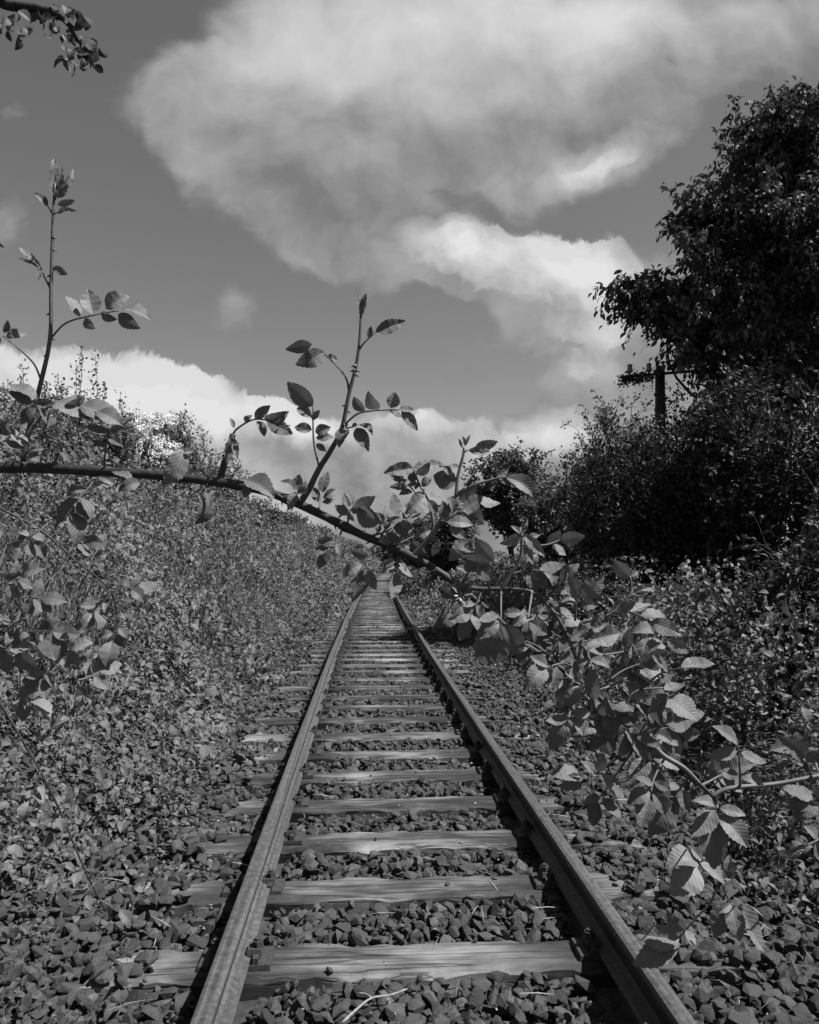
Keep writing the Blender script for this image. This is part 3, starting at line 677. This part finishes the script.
shoot([(23,462),(30,425),(40,386),(50,339),(51,290),(52,250),(53,215),(55,183)], .0042, .0016, 'rose_stem', 10)
shoot([(300,503),(309,489),(319,469),(331,450),(342,428),(349,394),(356,366),(359.5,340),(361,310)], .0046, .0014, 'rose_stem', 8)
shoot([(219,484),(223,468),(228,452),(233,434)], .0048, .0040, 'old_stem', 4)
shoot([(412,557),(424,543),(433,531),(432,514),(427,496),(420,486)], .0036, .0015, 'green_stem', 2)
shoot([(430,540),(441,520),(456,496),(472,486),(495,479),(505,477)], .003, .0012, 'green_stem', 1)
shoot([(456,497),(458,476),(463,456),(464,447)], .0024, .0015, 'green_stem')
shoot([(500,592),(508,578),(520,559),(522,541),(521,532)], .0032, .0018, 'green_stem')
shoot([(458,586),(480,589),(503,589),(532,592),(552,610),(567,635),(577,667),(573,700)], .0032, .0016, 'rose_stem', 3)
shoot([(574,702),(577,672),(582,640),(581,624),(597,619),(612,613),(624,602),(631,590),(630,576)], .0032, .0013, 'green_stem', 2)
shoot([(712,797),(724,790),(740,787),(775,784),(818,776),(860,768)], .003, .0022, 'green_stem', 2)
shoot([(650,742),(664,756),(684,768),(700,784)], .0034, .0024, 'green_stem', 0, -.02)
shoot([(625,722),(628,700),(640,690),(664,688)], .002, .001, 'green_stem', 0)
shoot([(718,803),(722,850),(724,888),(732,904)], .0019, .0011, 'rose_stem', 0)
shoot([(722,870),(712,900),(697,917),(678,939)], .0016, .0009, 'rose_stem', 0)

NLEAF = 0
def leaf(petiole, lets, w=.55, dd=None, face=None, r=.0011, mat='rose_leaf', owner=None, depthf=None, label=None):
    """one compound leaf: petiole/rachis polyline in px + leaflets (base px, tip px[, width ratio])"""
    global NLEAF
    df = depthf or depth; dd = RNG.uniform(-.03, .03) if dd is None else dd; m_ = MB()
    if petiole:
        pp = [at(px, py, df(px)+dd*i/max(1, len(petiole)-1)) for i, (px, py) in enumerate(petiole)]
        c = catmull(np.array(pp), 4); m_.tube(c, np.linspace(r*1.25, r*.6, len(c)), 6)
    for l in lets:
        bx, by, tx, ty = l[:4]; wr = l[4] if len(l) > 4 else w*RNG.uniform(.88, 1.12); D0 = df(bx)+dd
        lp_ = math.hypot(tx-bx, ty-by); foresh = RNG.uniform(-.45, .45)
        P0 = at(bx, by, D0); P1 = at(tx, ty, D0+foresh*lp_*PXM*D0)
        L = np.linalg.norm(P1-P0); view = nz(CAM-P0)
        roll = RNG.uniform(-.75, .75) if face is None else face+RNG.uniform(-.25, .25)
        X = nz(P1-P0); side_ = np.cross(X, view); n0 = nz(view*math.cos(roll)+side_*math.sin(roll))
        n0 = nz(n0+np.array([.28,0,.5])*RNG.uniform(.1, 1.3))
        width = wr*lp_*PXM*D0/max(.62, math.cos(roll))
        leaflet(m_, P0, P1, min(width, .8*L), n0, RNG.uniform(-.08, .24), RNG.uniform(.05, .55), 9, RNG.uniform(-.06, .06))
    o = m_.build('leaf', M[mat], owner or rose); NLEAF += 1
    if label: o['label'] = label
    return o
def sprig(bx, by, tx, ty, pairs=2, ll=30, **kw):
    """automatic compound leaf along base->tip"""
    d = np.array([tx-bx, ty-by], float); L = np.linalg.norm(d); d /= L; nrm = np.array([-d[1], d[0]]); bend = RNG.uniform(-.15, .15)
    pt = [np.array([bx,by])+d*L*f+nrm*L*bend*f*(1-f)*2 for f in (0,.35,.7,1)]; lets = []
    for i in range(pairs):
        f = .45+.5*i/max(1,pairs); b0 = np.array([bx,by])+d*L*f+nrm*L*bend*f*(1-f)*2
        for sgn in (-1,1):
            a = math.radians(RNG.uniform(38, 75)); q = d*math.cos(a)+nrm*sgn*math.sin(a)+np.array([0,RNG.uniform(-.1,.3)]); l = ll*RNG.uniform(.7, 1.0)*(.8+.2*i/max(1,pairs-1) if pairs > 1 else 1)
            lets.append((*(b0+q*2), *(b0+q*l)))
    q = d+np.array([0,RNG.uniform(-.1,.35)]); lets.append((*(pt[-1]+q), *(pt[-1]+q*ll*1.08)))
    leaf([tuple(p) for p in pt], lets, **kw)

# upright shoot at the left
leaf([(51,338),(66,323),(90,316),(116,311)], [(79,317,65,296,.5),(93,314,87,289,.72),(106,309,129,296,.62),(117,312,151,319,.5),(118,314,140,329,.5),(101,313,117,319,.45),(85,318,95,329,.6)], dd=0)
leaf([(50,288),(44,276),(40,266)], [(40,266,17,246,.24),(39,268,17,259,.22),(41,268,38,280,.45)], dd=.0)
leaf([(52,268),(56,269)], [(53,267,68,276,.4)], dd=.0)
leaf([(53,215),(48,206)], [(48,207,34,193,.35)], dd=0); leaf([(54,214),(58,212)], [(57,213,77,210,.3)], dd=0)
leaf([(55,200),(57,190)], [(56,196,53,158,.22),(57,192,62,166,.25),(58,196,72,168,.22),(57,205,76,200,.3),(55,200,49,180,.25),(57,198,68,184,.35)], dd=0)
leaf([(41,380),(34,364),(20,350),(3,336)], [(6,337,27,334,.5),(0,332,-14,322,.5),(4,333,8,320,.5),(1,338,-16,344,.5)], dd=0)
leaf([(-6,318),(-12,240)], [(-14,240,4,248,.4)], dd=0)
leaf([(38,412),(36,404)], [(37,399,7,385,.45),(35,404,54,403,.5),(32,404,8,392,.4),(36,408,20,424,.5),(40,408,50,424,.5)], dd=-.03)
leaf([(32,430),(52,404),(80,405),(96,412)], [(55,402,88,421,.55),(80,405,122,425,.5),(66,404,84,394,.5),(70,406,86,425,.5),(96,412,124,428,.45)], dd=-.05)
leaf([(104,470),(106,446),(110,430)], [(108,434,84,426,.5),(110,430,126,428,.5),(109,438,124,446,.5),(106,446,92,440,.4)], dd=-.06)
leaf([(26,452),(36,450),(47,449)], [(28,452,48,449,.3),(25,447,12,428,.5),(27,456,46,462,.4),(24,450,4,440,.45)], dd=-.03)
leaf([(56,460),(60,452)], [(59,452,71,465,.35)], dd=-.02)
leaf([(-8,440),(2,432)], [(2,432,-16,420,.5),(0,434,10,420,.6),(0,436,-14,446,.5)], dd=0)
# hanging trio under the stem
leaf([(96,473),(90,486),(78,499),(72,508)], [(78,499,55,522,.45),(71,512,74,548,.52),(80,498,91,521,.4),(76,502,88,520,.5),(84,490,66,498,.5)], dd=-.05)
leaf([(120,472),(116,488)], [(116,486,100,478,.5),(118,480,136,470,.5)], dd=.02)
leaf([(175,478),(180,462),(183,450)], [(183,449,161,484,.5),(182,452,194,452,.6)], dd=-.05)
leaf([(208,482),(206,490),(203,497)], [(203,497,193,525,.5),(205,492,210,508,.35)], dd=-.03)
leaf([(150,475),(140,482),(128,482)], [(140,482,118,490,.5),(132,480,112,472,.45)], dd=-.02)
leaf([(285,499),(270,490),(254,480)], [(245,480,276,497,.6),(256,482,243,497,.5)], dd=-.06)
leaf([(301,503),(295,492)], [(295,490,280,482,.55),(296,490,299,474,.6),(297,494,305,480,.55),(294,492,288,510,.5)], dd=-.03)
# stub leaf
leaf([(233,434),(238,428),(252,420),(266,420),(290,426)], [(255,419,270,405,.5),(264,418,289,411,.4),(257,421,264,437,.5),(266,421,293,433,.5),(245,423,252,415,.6),(234,428,230,418,.45)], dd=0)
leaf([(232,436),(234,440)], [(232,436,226,466,.3),(234,438,237,460,.3),(230,446,240,444,.4)], dd=-.01)
# centre shoot
leaf([(343,426),(357,414),(370,411),(384,410),(401,410)], [(365,411,353,397,.5),(379,409,368,391,.55),(391,408,395,392,.9),(401,411,418,430,.45),(399,409,414,410,.5),(390,411,402,419,.4)], dd=0)
leaf([(358,352),(364,343),(375,333)], [(375,333,405,320,.42),(368,338,371,326,.5)], dd=0)
leaf([(349,391),(346,378),(336,365),(322,352)], [(324,352,296,366,.55),(312,344,286,351,.4),(328,355,338,361,.6)], dd=0)
leaf([(319,466),(314,444),(313,420),(313,406)], [(313,406,287,382,.5),(312,418,297,408,.55),(312,430,294,428,.65),(315,432,331,428,.65),(316,438,334,438,.5),(312,420,320,410,.5),(316,444,326,452,.5)], dd=-.02)
leaf([(342,430),(348,428),(356,426)], [(348,429,340,448,.55),(356,428,368,452,.45),(358,425,372,436,.5),(352,427,358,424,.6),(346,428,344,420,.6)], dd=0)
leaf([(361,318),(361,306)], [(361,316,357,291,.2),(362,316,368,293,.25),(361,312,363,294,.2)], dd=0)
# below the stem, centre
leaf([(377,543),(372,555),(365,568)], [(362,570,354,602,.6),(365,569,376,590,.45),(362,564,342,576,.5),(368,556,350,551,.5)], dd=-.03)
leaf([(343,527),(338,540),(333,548)], [(336,545,342,559,.6),(331,550,318,569,.5),(328,547,309,557,.4),(333,540,317,541,.45)], dd=-.02)
# above the stem, centre right
leaf([(347,526),(350,512),(356,504)], [(352,506,344,492,.5),(354,508,376,497,.5),(356,510,384,522,.55),(349,514,334,506,.5),(358,508,372,512,.5)], dd=0)
leaf([(372,538),(380,530),(386,520)], [(386,520,398,522,.6),(384,524,374,512,.5),(386,519,384,506,.5)], dd=.02)
leaf([(379,539),(388,526),(400,516)], [(397,516,393,493,.6),(403,519,426,497,.55),(399,518,386,521,.5),(402,520,412,530,.5)], dd=-.02)
leaf([(420,486),(416,476),(414,468)], [(414,468,384,474,.45),(414,467,444,464,.4),(418,485,401,480,.5),(422,487,431,476,.6),(416,474,430,462,.5)], dd=0)
leaf([(427,496),(424,492)], [(425,496,405,514,.6),(426,495,441,498,.6),(424,492,410,502,.5),(428,500,436,514,.6)], dd=-.02)
leaf([(440,466),(447,466)], [(449,466,461,466,.5),(433,475,456,483,.6),(445,466,452,478,.5)], dd=.02)
leaf([(464,452),(468,450)], [(474,450,498,441,.45),(466,446,462,436,.35),(465,446,470,434,.25),(468,450,490,452,.4),(462,448,459,438,.3)], dd=0)
leaf([(495,479),(505,477)], [(505,477,533,499,.5),(497,479,508,468,.5),(500,480,514,488,.4)], dd=0)
leaf([(441,521),(447,522)], [(447,522,473,526,.5),(450,525,466,540,.5),(445,520,452,508,.5)], dd=-.02)
leaf([(432,540),(448,544),(470,540)], [(474,539,493,562,.5),(462,542,448,560,.6),(455,540,470,552,.5),(440,542,432,556,.5)], dd=-.04)
leaf([(462,585),(470,570),(478,562)], [(490,562,458,562,.5),(476,566,492,580,.6),(470,572,456,566,.5)], dd=-.04)
leaf([(521,536),(528,536)], [(522,536,500,545,.4),(524,535,546,556,.35),(521,534,528,520,.3),(520,534,510,526,.35),(526,538,540,534,.4),(522,545,536,566,.3)], dd=-.01)
leaf([(524,545),(545,545),(560,540)], [(560,540,585,536,.5),(548,544,560,530,.6),(552,545,566,556,.5),(540,545,536,558,.5)], dd=.02)
# the big nearer leaves right of centre
leaf([(501,590),(501,606),(501,621)], [(501,621,481,663,.72),(503,623,520,654,.58),(499,621,475,639,.5),(499,614,478,620,.5),(503,614,522,612,.5)], dd=-.07, face=.15)
leaf([(532,592),(530,606),(528,618)], [(528,621,547,634,.6),(526,616,512,626,.6),(530,612,546,606,.5)], dd=-.06)
leaf([(575,620),(576,606),(578,598)], [(577,599,569,572,.6),(581,598,603,577,.62),(577,604,560,602,.5),(580,604,598,606,.6)], dd=-.04)
leaf([(630,580),(629,574)], [(630,577,613,560,.55),(631,576,638,571,.7)], dd=-.02)
leaf([(624,600),(634,594)], [(632,594,655,584,.35),(634,594,650,592,.25)], dd=0)
leaf([(581,624),(590,630)], [(584,632,607,625,.38),(586,628,570,640,.5),(590,626,604,612,.5)], dd=-.04)
leaf([(612,613),(630,612),(650,622),(666,640)], [(618,612,636,600,.45),(630,612,650,604,.45),(640,616,668,622,.45),(650,622,682,634,.5),(666,640,690,652,.5),(655,632,631,632,.55),(660,640,645,656,.5)], dd=-.03)
leaf([(640,690),(660,674),(681,668)], [(681,667,716,665,.4),(668,672,650,655,.5),(660,674,676,690,.5),(650,682,634,672,.5)], dd=-.03)
leaf([(577,667),(560,664),(546,668)], [(546,668,522,690,.6),(548,666,530,656,.5),(556,666,552,690,.45),(562,664,570,650,.5)], dd=-.05)
leaf([(567,635),(585,648),(592,668)], [(592,668,598,700,.4),(590,660,610,668,.5),(586,650,602,644,.5),(588,660,574,676,.5)], dd=-.05)
leaf([(573,700),(570,712),(568,719)], [(567,719,551,750,.55),(570,719,583,737,.6),(568,717,545,721,.5),(571,714,590,712,.5)], dd=-.05)
leaf([(612,720),(612,714)], [(612,720,606,697,.6),(614,716,626,702,.5),(610,722,596,736,.5)], dd=-.02)
leaf([(664,688),(668,697)], [(668,697,698,720,.75),(666,694,650,712,.6),(664,690,684,684,.5)], dd=-.05)
leaf([(625,722),(630,732)], [(636,737,662,745,.3),(630,734,618,756,.6),(634,734,648,722,.5)], dd=-.03)
leaf([(640,740),(615,760),(598,772)], [(581,776,551,776,.55),(583,777,560,788,.5),(602,776,625,799,.5),(598,772,604,752,.5),(596,774,580,762,.5)], dd=-.04)
leaf([(640,740),(618,772),(601,797)], [(600,797,579,806,.4),(598,801,594,827,.55),(602,799,621,818,.5)], dd=-.03)
leaf([(666,756),(655,776),(651,792)], [(650,792,627,804,.6),(652,792,667,813,.55),(650,797,640,829,.55),(653,784,636,778,.5),(654,782,670,790,.5)], dd=-.06, face=.2)
leaf([(740,787),(740,770),(738,746)], [(738,744,712,727,.5),(737,751,706,756,.42),(741,753,767,764,.42),(740,778,764,786,.45),(739,776,718,770,.5)], dd=-.03, face=-.3)
leaf([(812,778),(808,766),(805,757)], [(806,759,797,732,.5),(805,757,776,734,.45),(794,748,769,750,.55),(807,762,819,750,.6)], dd=-.03)
leaf([(826,774),(818,792),(815,796)], [(815,795,783,788,.5),(816,803,797,824,.62),(812,800,786,806,.55),(818,806,830,830,.6),(816,800,826,782,.5)], dd=-.06)
leaf([(842,770),(826,830),(806,846)], [(806,846,788,856,.7),(815,842,824,862,.6),(818,838,804,826,.6)], dd=-.05)
leaf([(718,803),(717,808)], [(716,810,694,839,.52),(718,815,746,849,.5),(716,820,712,869,.5),(714,806,691,800,.45),(719,808,746,816,.4)], dd=-.06, face=.1)
leaf([(722,850),(708,856),(698,862)], [(697,862,665,869,.75),(697,866,672,897,.75),(699,863,724,888,.38),(702,860,690,846,.5)], dd=-.04)
leaf([(732,904),(730,908)], [(726,903,713,937,.5),(731,904,738,942,.45),(742,906,766,952,.42),(730,904,716,912,.4)], dd=-.03)
leaf([(678,939),(672,940)], [(679,939,632,935,.42),(677,941,633,966,.42),(677,941,662,960,.5),(685,930,667,911,.55),(686,930,696,946,.5)], dd=-.02)
# fillers inside the mass
for bx, by, tx, ty, ll in ((336,520,356,506,24),(366,536,392,528,24),(392,547,414,536,24),(318,511,322,494,22),(400,552,396,572,22),(452,505,474,500,28),(436,530,462,512,27),(446,548,474,552,27),(420,500,404,482,24),(482,590,470,616,28),(510,575,538,570,28),(540,600,562,632,30),(560,655,590,640,28),(610,680,640,664,28),(612,702,640,700,30),(585,686,596,712,30),(640,735,652,762,30),(540,600,530,628,28),(565,640,548,628,28),(650,744,676,726,28),(604,655,632,650,28),(470,588,452,604,26),(545,600,560,582,24),(600,690,630,676,28),(590,690,566,680,26),(605,700,622,722,30),(640,735,664,724,28),(545,652,522,640,24),
    (690,776,672,800,30),(700,786,726,772,28),(625,720,600,724,28),(560,655,548,680,28),(600,640,620,656,26),(650,745,630,770,30),(735,822,748,838,24),(775,784,770,806,28),
    (670,756,694,742,28),(606,640,612,622,24),(760,786,784,776,26)):
    if NLEAF < 100: sprig(bx, by, tx, ty, 3 if ll > 27 else 2, ll*(.9 if by < 600 else 1.12), dd=RNG.uniform(-.02, .07), w=.52)
print('NLEAF', NLEAF)
# small pale calyx / flower head on the stem
fl = MB(); c0 = at(461, 592, .76)
for i in range(9):
    a = i*.7+.2; v = nz(np.array([math.cos(a), -.5, math.sin(a)*.9-.25])); leaflet(fl, c0+v*.002, c0+v*RNG.uniform(.012,.018), .009, nz(np.array([0,-1,.4])+v*.2), .1, .3, 3)
fl.build('calyx', M['green_stem'], rose)

# ------------------------------------------------------------------ bramble canes low on the left
def cane(name, label, pts, Yd, r, sprigs, rootpx):
    pr = at(*rootpx, Yd); zb = float(terrain(pr[0], Yd)); e = empty(name, (pr[0], Yd, zb), label, 'bramble')
    P = np.array([(pr[0], Yd, zb-.03)]+[at(px, py, Yd+.03*i) for i, (px, py) in enumerate(pts)])
    c = catmull(P, 6); m_ = MB(); m_.tube(c, np.linspace(r, r*.5, len(c)), 7, .1)
    for i in range(6, len(c)-2, 3): thorn(m_, c[i], RNG.normal(size=3), .006)
    m_.build('cane', M['old_stem'], e)
    for bx, by, tx, ty, ll in sprigs: sprig(bx, by, tx, ty, 1 if ll < 18 else 2, ll, owner=e, depthf=lambda px: Yd, r=.0014)
cane('bramble_cane', 'thin dark bramble cane arching down over the stones at lower left', [(-60,640),(-10,690),(25,745),(55,800),(85,870),(108,915)], 1.75, .004,
     [(25,745,50,730,16),(40,772,30,800,18),(58,806,78,800,16),(58,806,50,830,17),(80,860,100,850,16),(20,738,4,752,16),(94,884,78,902,16),(100,900,118,910,15)], (-120, 900))
cane('bramble_cane', 'bramble cane with drooping leaves below the rose branch at the left edge', [(-60,470),(-5,505),(40,530),(75,560),(110,590),(118,620)], 1.5, .003,
     [(20,518,34,540,20),(60,545,84,540,18),(88,570,96,552,20),(112,592,138,588,20),(118,615,112,640,22),(110,590,92,612,22),(40,530,22,548,18)], (-150, 800))
cane('bramble_cane', 'leafy bramble cane entering low at the left edge over the bank', [(-70,560),(-20,580),(15,600),(30,630),(50,660),(78,680)], 1.45, .003,
     [(-5,585,20,575,26),(15,600,40,598,26),(25,618,4,634,26),(30,632,52,632,26),(50,660,70,650,24),(52,660,36,684,26),(78,680,98,672,24),(-10,640,14,655,26),(10,690,30,700,22)], (-170, 850))

# ------------------------------------------------------------------ overhanging twig, upper left: end of a tree standing left of the frame
tb = (-2.6, 2.2); tz = float(terrain(*tb))
ot = empty('overhanging_tree', (tb[0], tb[1], tz), 'leafy tree twig hanging into the upper left corner against the sky', 'tree')
m_ = MB(); YT = 1.9
trunk_c = catmull([(tb[0],tb[1],tz-.1),(tb[0]+.05,tb[1],2.2),(tb[0]+.15,tb[1]-.02,3.6),(tb[0]+.1,tb[1],4.8)], 5); m_.tube(trunk_c, np.linspace(.06,.02,len(trunk_c)), 9, .1)
tw1 = catmull([trunk_c[9], (-1.7,2.05,3.25), at(-30,-10,YT), at(5,4,YT), at(40,9,YT), at(60,16,YT), at(72,28,YT), at(80,42,YT), at(92,52,YT)], 6); m_.tube(tw1, np.linspace(.022,.002,len(tw1)), 7)
m_.build('trunk', M['bark'], ot)
LVS = Leaves(); PP = []
anchors = [(8,20),(22,28),(28,34),(6,26),(18,14),(45,12),(52,26),(60,24),(55,6),(70,8),(78,10),(72,34),(66,60),(76,60),(80,46),(90,46),(95,50),(95,58),(70,48),(86,38),(35,4),(-10,10),(62,36),(84,14)]
for ax_, ay_ in anchors:
    for q in range(4): PP.append((at(ax_+RNG.normal(0,5), ay_+RNG.normal(0,4), YT+RNG.normal(0,.04)), RNG.normal()))
p = np.array([a for a,_ in PP]); k = len(p)
LVS.add(p, nz(rnd(k)*.7+[.1,0,-.8]), rnd(k), RNG.uniform(.022,.042,k), RNG.random(k), T_ROUND)
pc = trunk_c[RNG.integers(9,len(trunk_c),900)]+rnd(900)*RNG.random((900,1))*np.array([.7,.7,.6]); pc = pc[pc[:,0] < -1.75]; k = len(pc)
LVS.add(pc, rnd(k), rnd(k), RNG.uniform(.03,.05,k), RNG.random(k), T_ROUND); LVS.build('foliage', M['tree_leaf'], ot)

# ------------------------------------------------------------------ sun, sky and clouds
EL, AZ = math.radians(56), math.radians(108)       # azimuth clockwise from +Y
S = Vector((math.cos(EL)*math.sin(AZ), math.cos(EL)*math.cos(AZ), math.sin(EL)))
sl = bpy.data.lights.new('sun', 'SUN'); sl.energy = 5.0; sl.angle = math.radians(.5); sl.color = (1,1,1)
so = bpy.data.objects.new('sun', sl); C.objects.link(so); so.rotation_euler = (-S).to_track_quat('-Z', 'Y').to_euler()

w = bpy.data.worlds.new('World'); SC.world = w; w.use_nodes = True; nt = w.node_tree; bg = nt.nodes['Background']
sky = nt.nodes.new('ShaderNodeTexSky'); sky.sky_type = 'NISHITA'; sky.sun_disc = False; sky.sun_elevation = EL; sky.sun_rotation = AZ
sky.air_density = 1.0; sky.dust_density = .6; sky.ozone_density = 1.0
sc3 = nt.nodes.new('ShaderNodeSeparateColor'); nt.links.new(sky.outputs[0], sc3.inputs[0])
skyv = mth(nt, 'ADD', mth(nt, 'MULTIPLY', sc3.outputs[0], .45), mth(nt, 'MULTIPLY', sc3.outputs[1], .45))
skyv = mth(nt, 'MULTIPLY', skyv, 1.14)
gen = coord(nt, 'Generated'); sx = nt.nodes.new('ShaderNodeSeparateXYZ'); nt.links.new(gen, sx.inputs[0])
yy = mth(nt, 'MAXIMUM', sx.outputs[1], .05)
uvn = nt.nodes.new('ShaderNodeCombineXYZ'); nt.links.new(mth(nt, 'DIVIDE', sx.outputs[0], yy), uvn.inputs[0]); nt.links.new(mth(nt, 'DIVIDE', sx.outputs[2], yy), uvn.inputs[1])
uv0 = uvn.outputs[0]
def warp(vec, scale, amt, detail=5):
    n = nt.nodes.new('ShaderNodeTexNoise'); n.inputs['Scale'].default_value = scale; n.inputs['Detail'].default_value = detail; n.inputs['Roughness'].default_value = .6
    nt.links.new(vec, n.inputs['Vector']); a = nt.nodes.new('ShaderNodeVectorMath'); a.operation = 'SUBTRACT'; nt.links.new(n.outputs['Color'], a.inputs[0]); a.inputs[1].default_value = (.5,.5,.5)
    s_ = nt.nodes.new('ShaderNodeVectorMath'); s_.operation = 'MULTIPLY'; nt.links.new(a.outputs[0], s_.inputs[0]); s_.inputs[1].default_value = (amt,amt,0)
    c_ = nt.nodes.new('ShaderNodeVectorMath'); c_.operation = 'ADD'; nt.links.new(vec, c_.inputs[0]); nt.links.new(s_.outputs[0], c_.inputs[1]); return c_.outputs[0]
uvw1 = warp(uv0, 4.5, .11, 3); uvw = warp(warp(uvw1, 13, .05, 4), 38, .018, 5)
def px_uv(px, py):
    d = ray(px, py); return d[0]/d[1], d[2]/d[1]
def blobs(lst, vec):
    acc = None
    for cx_, cy_, rx, ry, rot, wt in lst:
        u, v = px_uv(cx_, cy_); mp = mapping(nt, vec, (rx/700, ry/700, 1), (u, v, 0), (0, 0, math.radians(-rot)), 'TEXTURE')
        gt = nt.nodes.new('ShaderNodeTexGradient'); gt.gradient_type = 'SPHERICAL'; nt.links.new(mp, gt.inputs[0])
        acc = mth(nt, 'MULTIPLY', gt.outputs['Fac'], wt) if acc is None else mth(nt, 'MULTIPLY_ADD', gt.outputs['Fac'], wt, acc)
    return acc
CL = [(360,60,210,150,0,1.3),(215,105,120,75,10,1.0),(290,160,140,105,28,1.3),(330,205,120,80,30,1.1),(300,185,80,50,20,.5),(520,60,240,150,0,1.3),(720,5,230,100,0,1.2),(390,225,120,80,25,1.0),(520,150,130,70,-20,.7),(600,160,120,45,-30,1.0),
      (450,252,75,42,-10,.7),(560,285,125,70,10,.8),(600,345,100,75,30,.8),(520,330,70,45,0,.8),(640,280,90,70,0,.8),
      (225,315,36,40,0,.75),(8,225,34,46,0,.7),(8,102,22,16,0,.6),(180,325,40,20,0,.4),(575,375,60,34,-30,.7),
      (60,415,190,60,6,1.0),(200,445,170,60,10,1.0),(320,465,170,60,5,1.0),(430,455,150,50,0,.9),(520,455,120,40,0,.8),(380,510,500,90,0,1.2),(590,420,110,60,0,.6),(760,330,150,120,0,.7),
      (470,380,60,24,-15,.5),(150,-200,500,160,0,.5),(-500,300,400,200,0,.8),(1300,200,400,260,0,.9)]
HOLE = [(430,183,60,22,12,-.38),(700,190,80,36,-25,-.7),(670,65,26,16,0,-.5),(455,305,70,22,20,-.6)]
D = blobs(CL+HOLE, uvw)
fb = noise(nt, uvw1, 7, 9, .55); fbo = noise(nt, mapping(nt, uvw1, (1,1,1), (.02,.036,0)), 7, 9, .55)
embs = mth(nt, 'SUBTRACT', fb, fbo); fb2 = noise(nt, uv0, 2.2, 3, .5)
Dn = mth(nt, 'ADD', D, mth(nt, 'MULTIPLY', mth(nt, 'SUBTRACT', fb, .5), .55))
mr = nt.nodes.new('ShaderNodeMapRange'); mr.interpolation_type = 'SMOOTHSTEP'; mr.inputs['From Min'].default_value = .2; mr.inputs['From Max'].default_value = .6; nt.links.new(Dn, mr.inputs['Value'])
CRISP = [(452,246,62,36,-10,1.2),(500,262,60,36,10,1.0),(560,272,95,55,10,1.3),(600,300,80,60,0,1.1),(575,335,70,36,0,.7),(610,255,60,34,0,.9),(600,158,80,20,-30,.8),(575,375,40,20,-25,.7),
         (50,392,150,50,6,1.3),(150,400,110,44,8,1.2),(225,425,110,40,12,1.2),(300,438,90,34,8,1.2),(425,440,70,36,0,1.2),(490,448,60,30,0,1.0),(560,452,44,28,0,1.1),(330,480,300,60,0,1.2)]
uvc = warp(warp(uvw1, 20, .05, 5), 60, .016, 4)
fc = noise(nt, uvc, 16, 6, .6); fl = noise(nt, uvw1, 11, 7, .55); flo = noise(nt, mapping(nt, uvw1, (1,1,1), (.016,.03,0)), 11, 7, .55)
Dc = mth(nt, 'ADD', blobs(CRISP, uvc), mth(nt, 'MULTIPLY', mth(nt, 'SUBTRACT', fc, .5), .6))
mr2 = nt.nodes.new('ShaderNodeMapRange'); mr2.interpolation_type = 'SMOOTHSTEP'; mr2.inputs['From Min'].default_value = .3; mr2.inputs['From Max'].default_value = .5; nt.links.new(Dc, mr2.inputs['Value'])
alpha = mth(nt, 'MAXIMUM', mr.outputs[0], mth(nt, 'MULTIPLY', mr2.outputs[0], .9))
BR = [(420,25,260,110,0,.6),(250,60,120,70,0,.35),(640,20,200,70,0,.6),(455,240,65,32,0,.95),(565,265,95,48,0,1.0),(600,320,50,40,0,.4),(600,160,80,25,-30,.5),(60,372,170,34,6,.8),(190,400,160,36,10,.8),(300,420,95,28,5,.75),(425,414,55,22,0,.8),(560,440,60,26,0,.8),(590,375,40,20,0,.3),(480,440,60,30,0,.3),(270,190,150,50,25,-.06),(420,225,120,50,15,-.15),(520,120,120,50,0,-.1),(330,470,250,40,0,-.1),(690,60,120,50,0,-.2)]
Bn = blobs(BR, uvw)
bri = mth(nt, 'ADD', Bn, mth(nt, 'MULTIPLY', mth(nt, 'SUBTRACT', fb2, .5), .5)); bri = mth(nt, 'ADD', bri, mth(nt, 'MULTIPLY', mth(nt, 'SUBTRACT', fb, .5), .4)); bri = mth(nt, 'ADD', bri, mth(nt, 'MULTIPLY_ADD', mth(nt, 'MULTIPLY', mr2.outputs[0], mth(nt, 'SUBTRACT', fl, flo)), .85, mth(nt, 'MULTIPLY', embs, .55))); bri = mth(nt, 'ADD', bri, mth(nt, 'MULTIPLY', mth(nt, 'SUBTRACT', mr2.outputs[0], .25), .16)); bri = mth(nt, 'ADD', bri, .22, clamp=True)
STR = .10/K
cloud = mth(nt, 'MULTIPLY_ADD', bri, (.78-.205)/.10, .205/.10)
mixn = nt.nodes.new('ShaderNodeMix'); mixn.data_type = 'FLOAT'; nt.links.new(alpha, mixn.inputs[0]); nt.links.new(skyv, mixn.inputs[2]); nt.links.new(cloud, mixn.inputs[3])
cz = nt.nodes.new('ShaderNodeCombineColor')
for i in range(3): nt.links.new(mixn.outputs[0], cz.inputs[i])
nt.links.new(cz.outputs[0], bg.inputs['Color']); bg.inputs['Strength'].default_value = STR
w.cycles.sampling_method = 'MANUAL'; w.cycles.sample_map_resolution = 512

vs = SC.view_settings; SC.display_settings.display_device = 'sRGB'; vs.view_transform = 'Standard'; vs.look = 'None'; vs.exposure = EXPO; vs.gamma = 1; vs.use_curve_mapping = False
cy = SC.cycles; cy.max_bounces = 6; cy.diffuse_bounces = 3; cy.glossy_bounces = 2; cy.transmission_bounces = 4; cy.transparent_max_bounces = 4
cy.caustics_reflective = False; cy.caustics_refractive = False
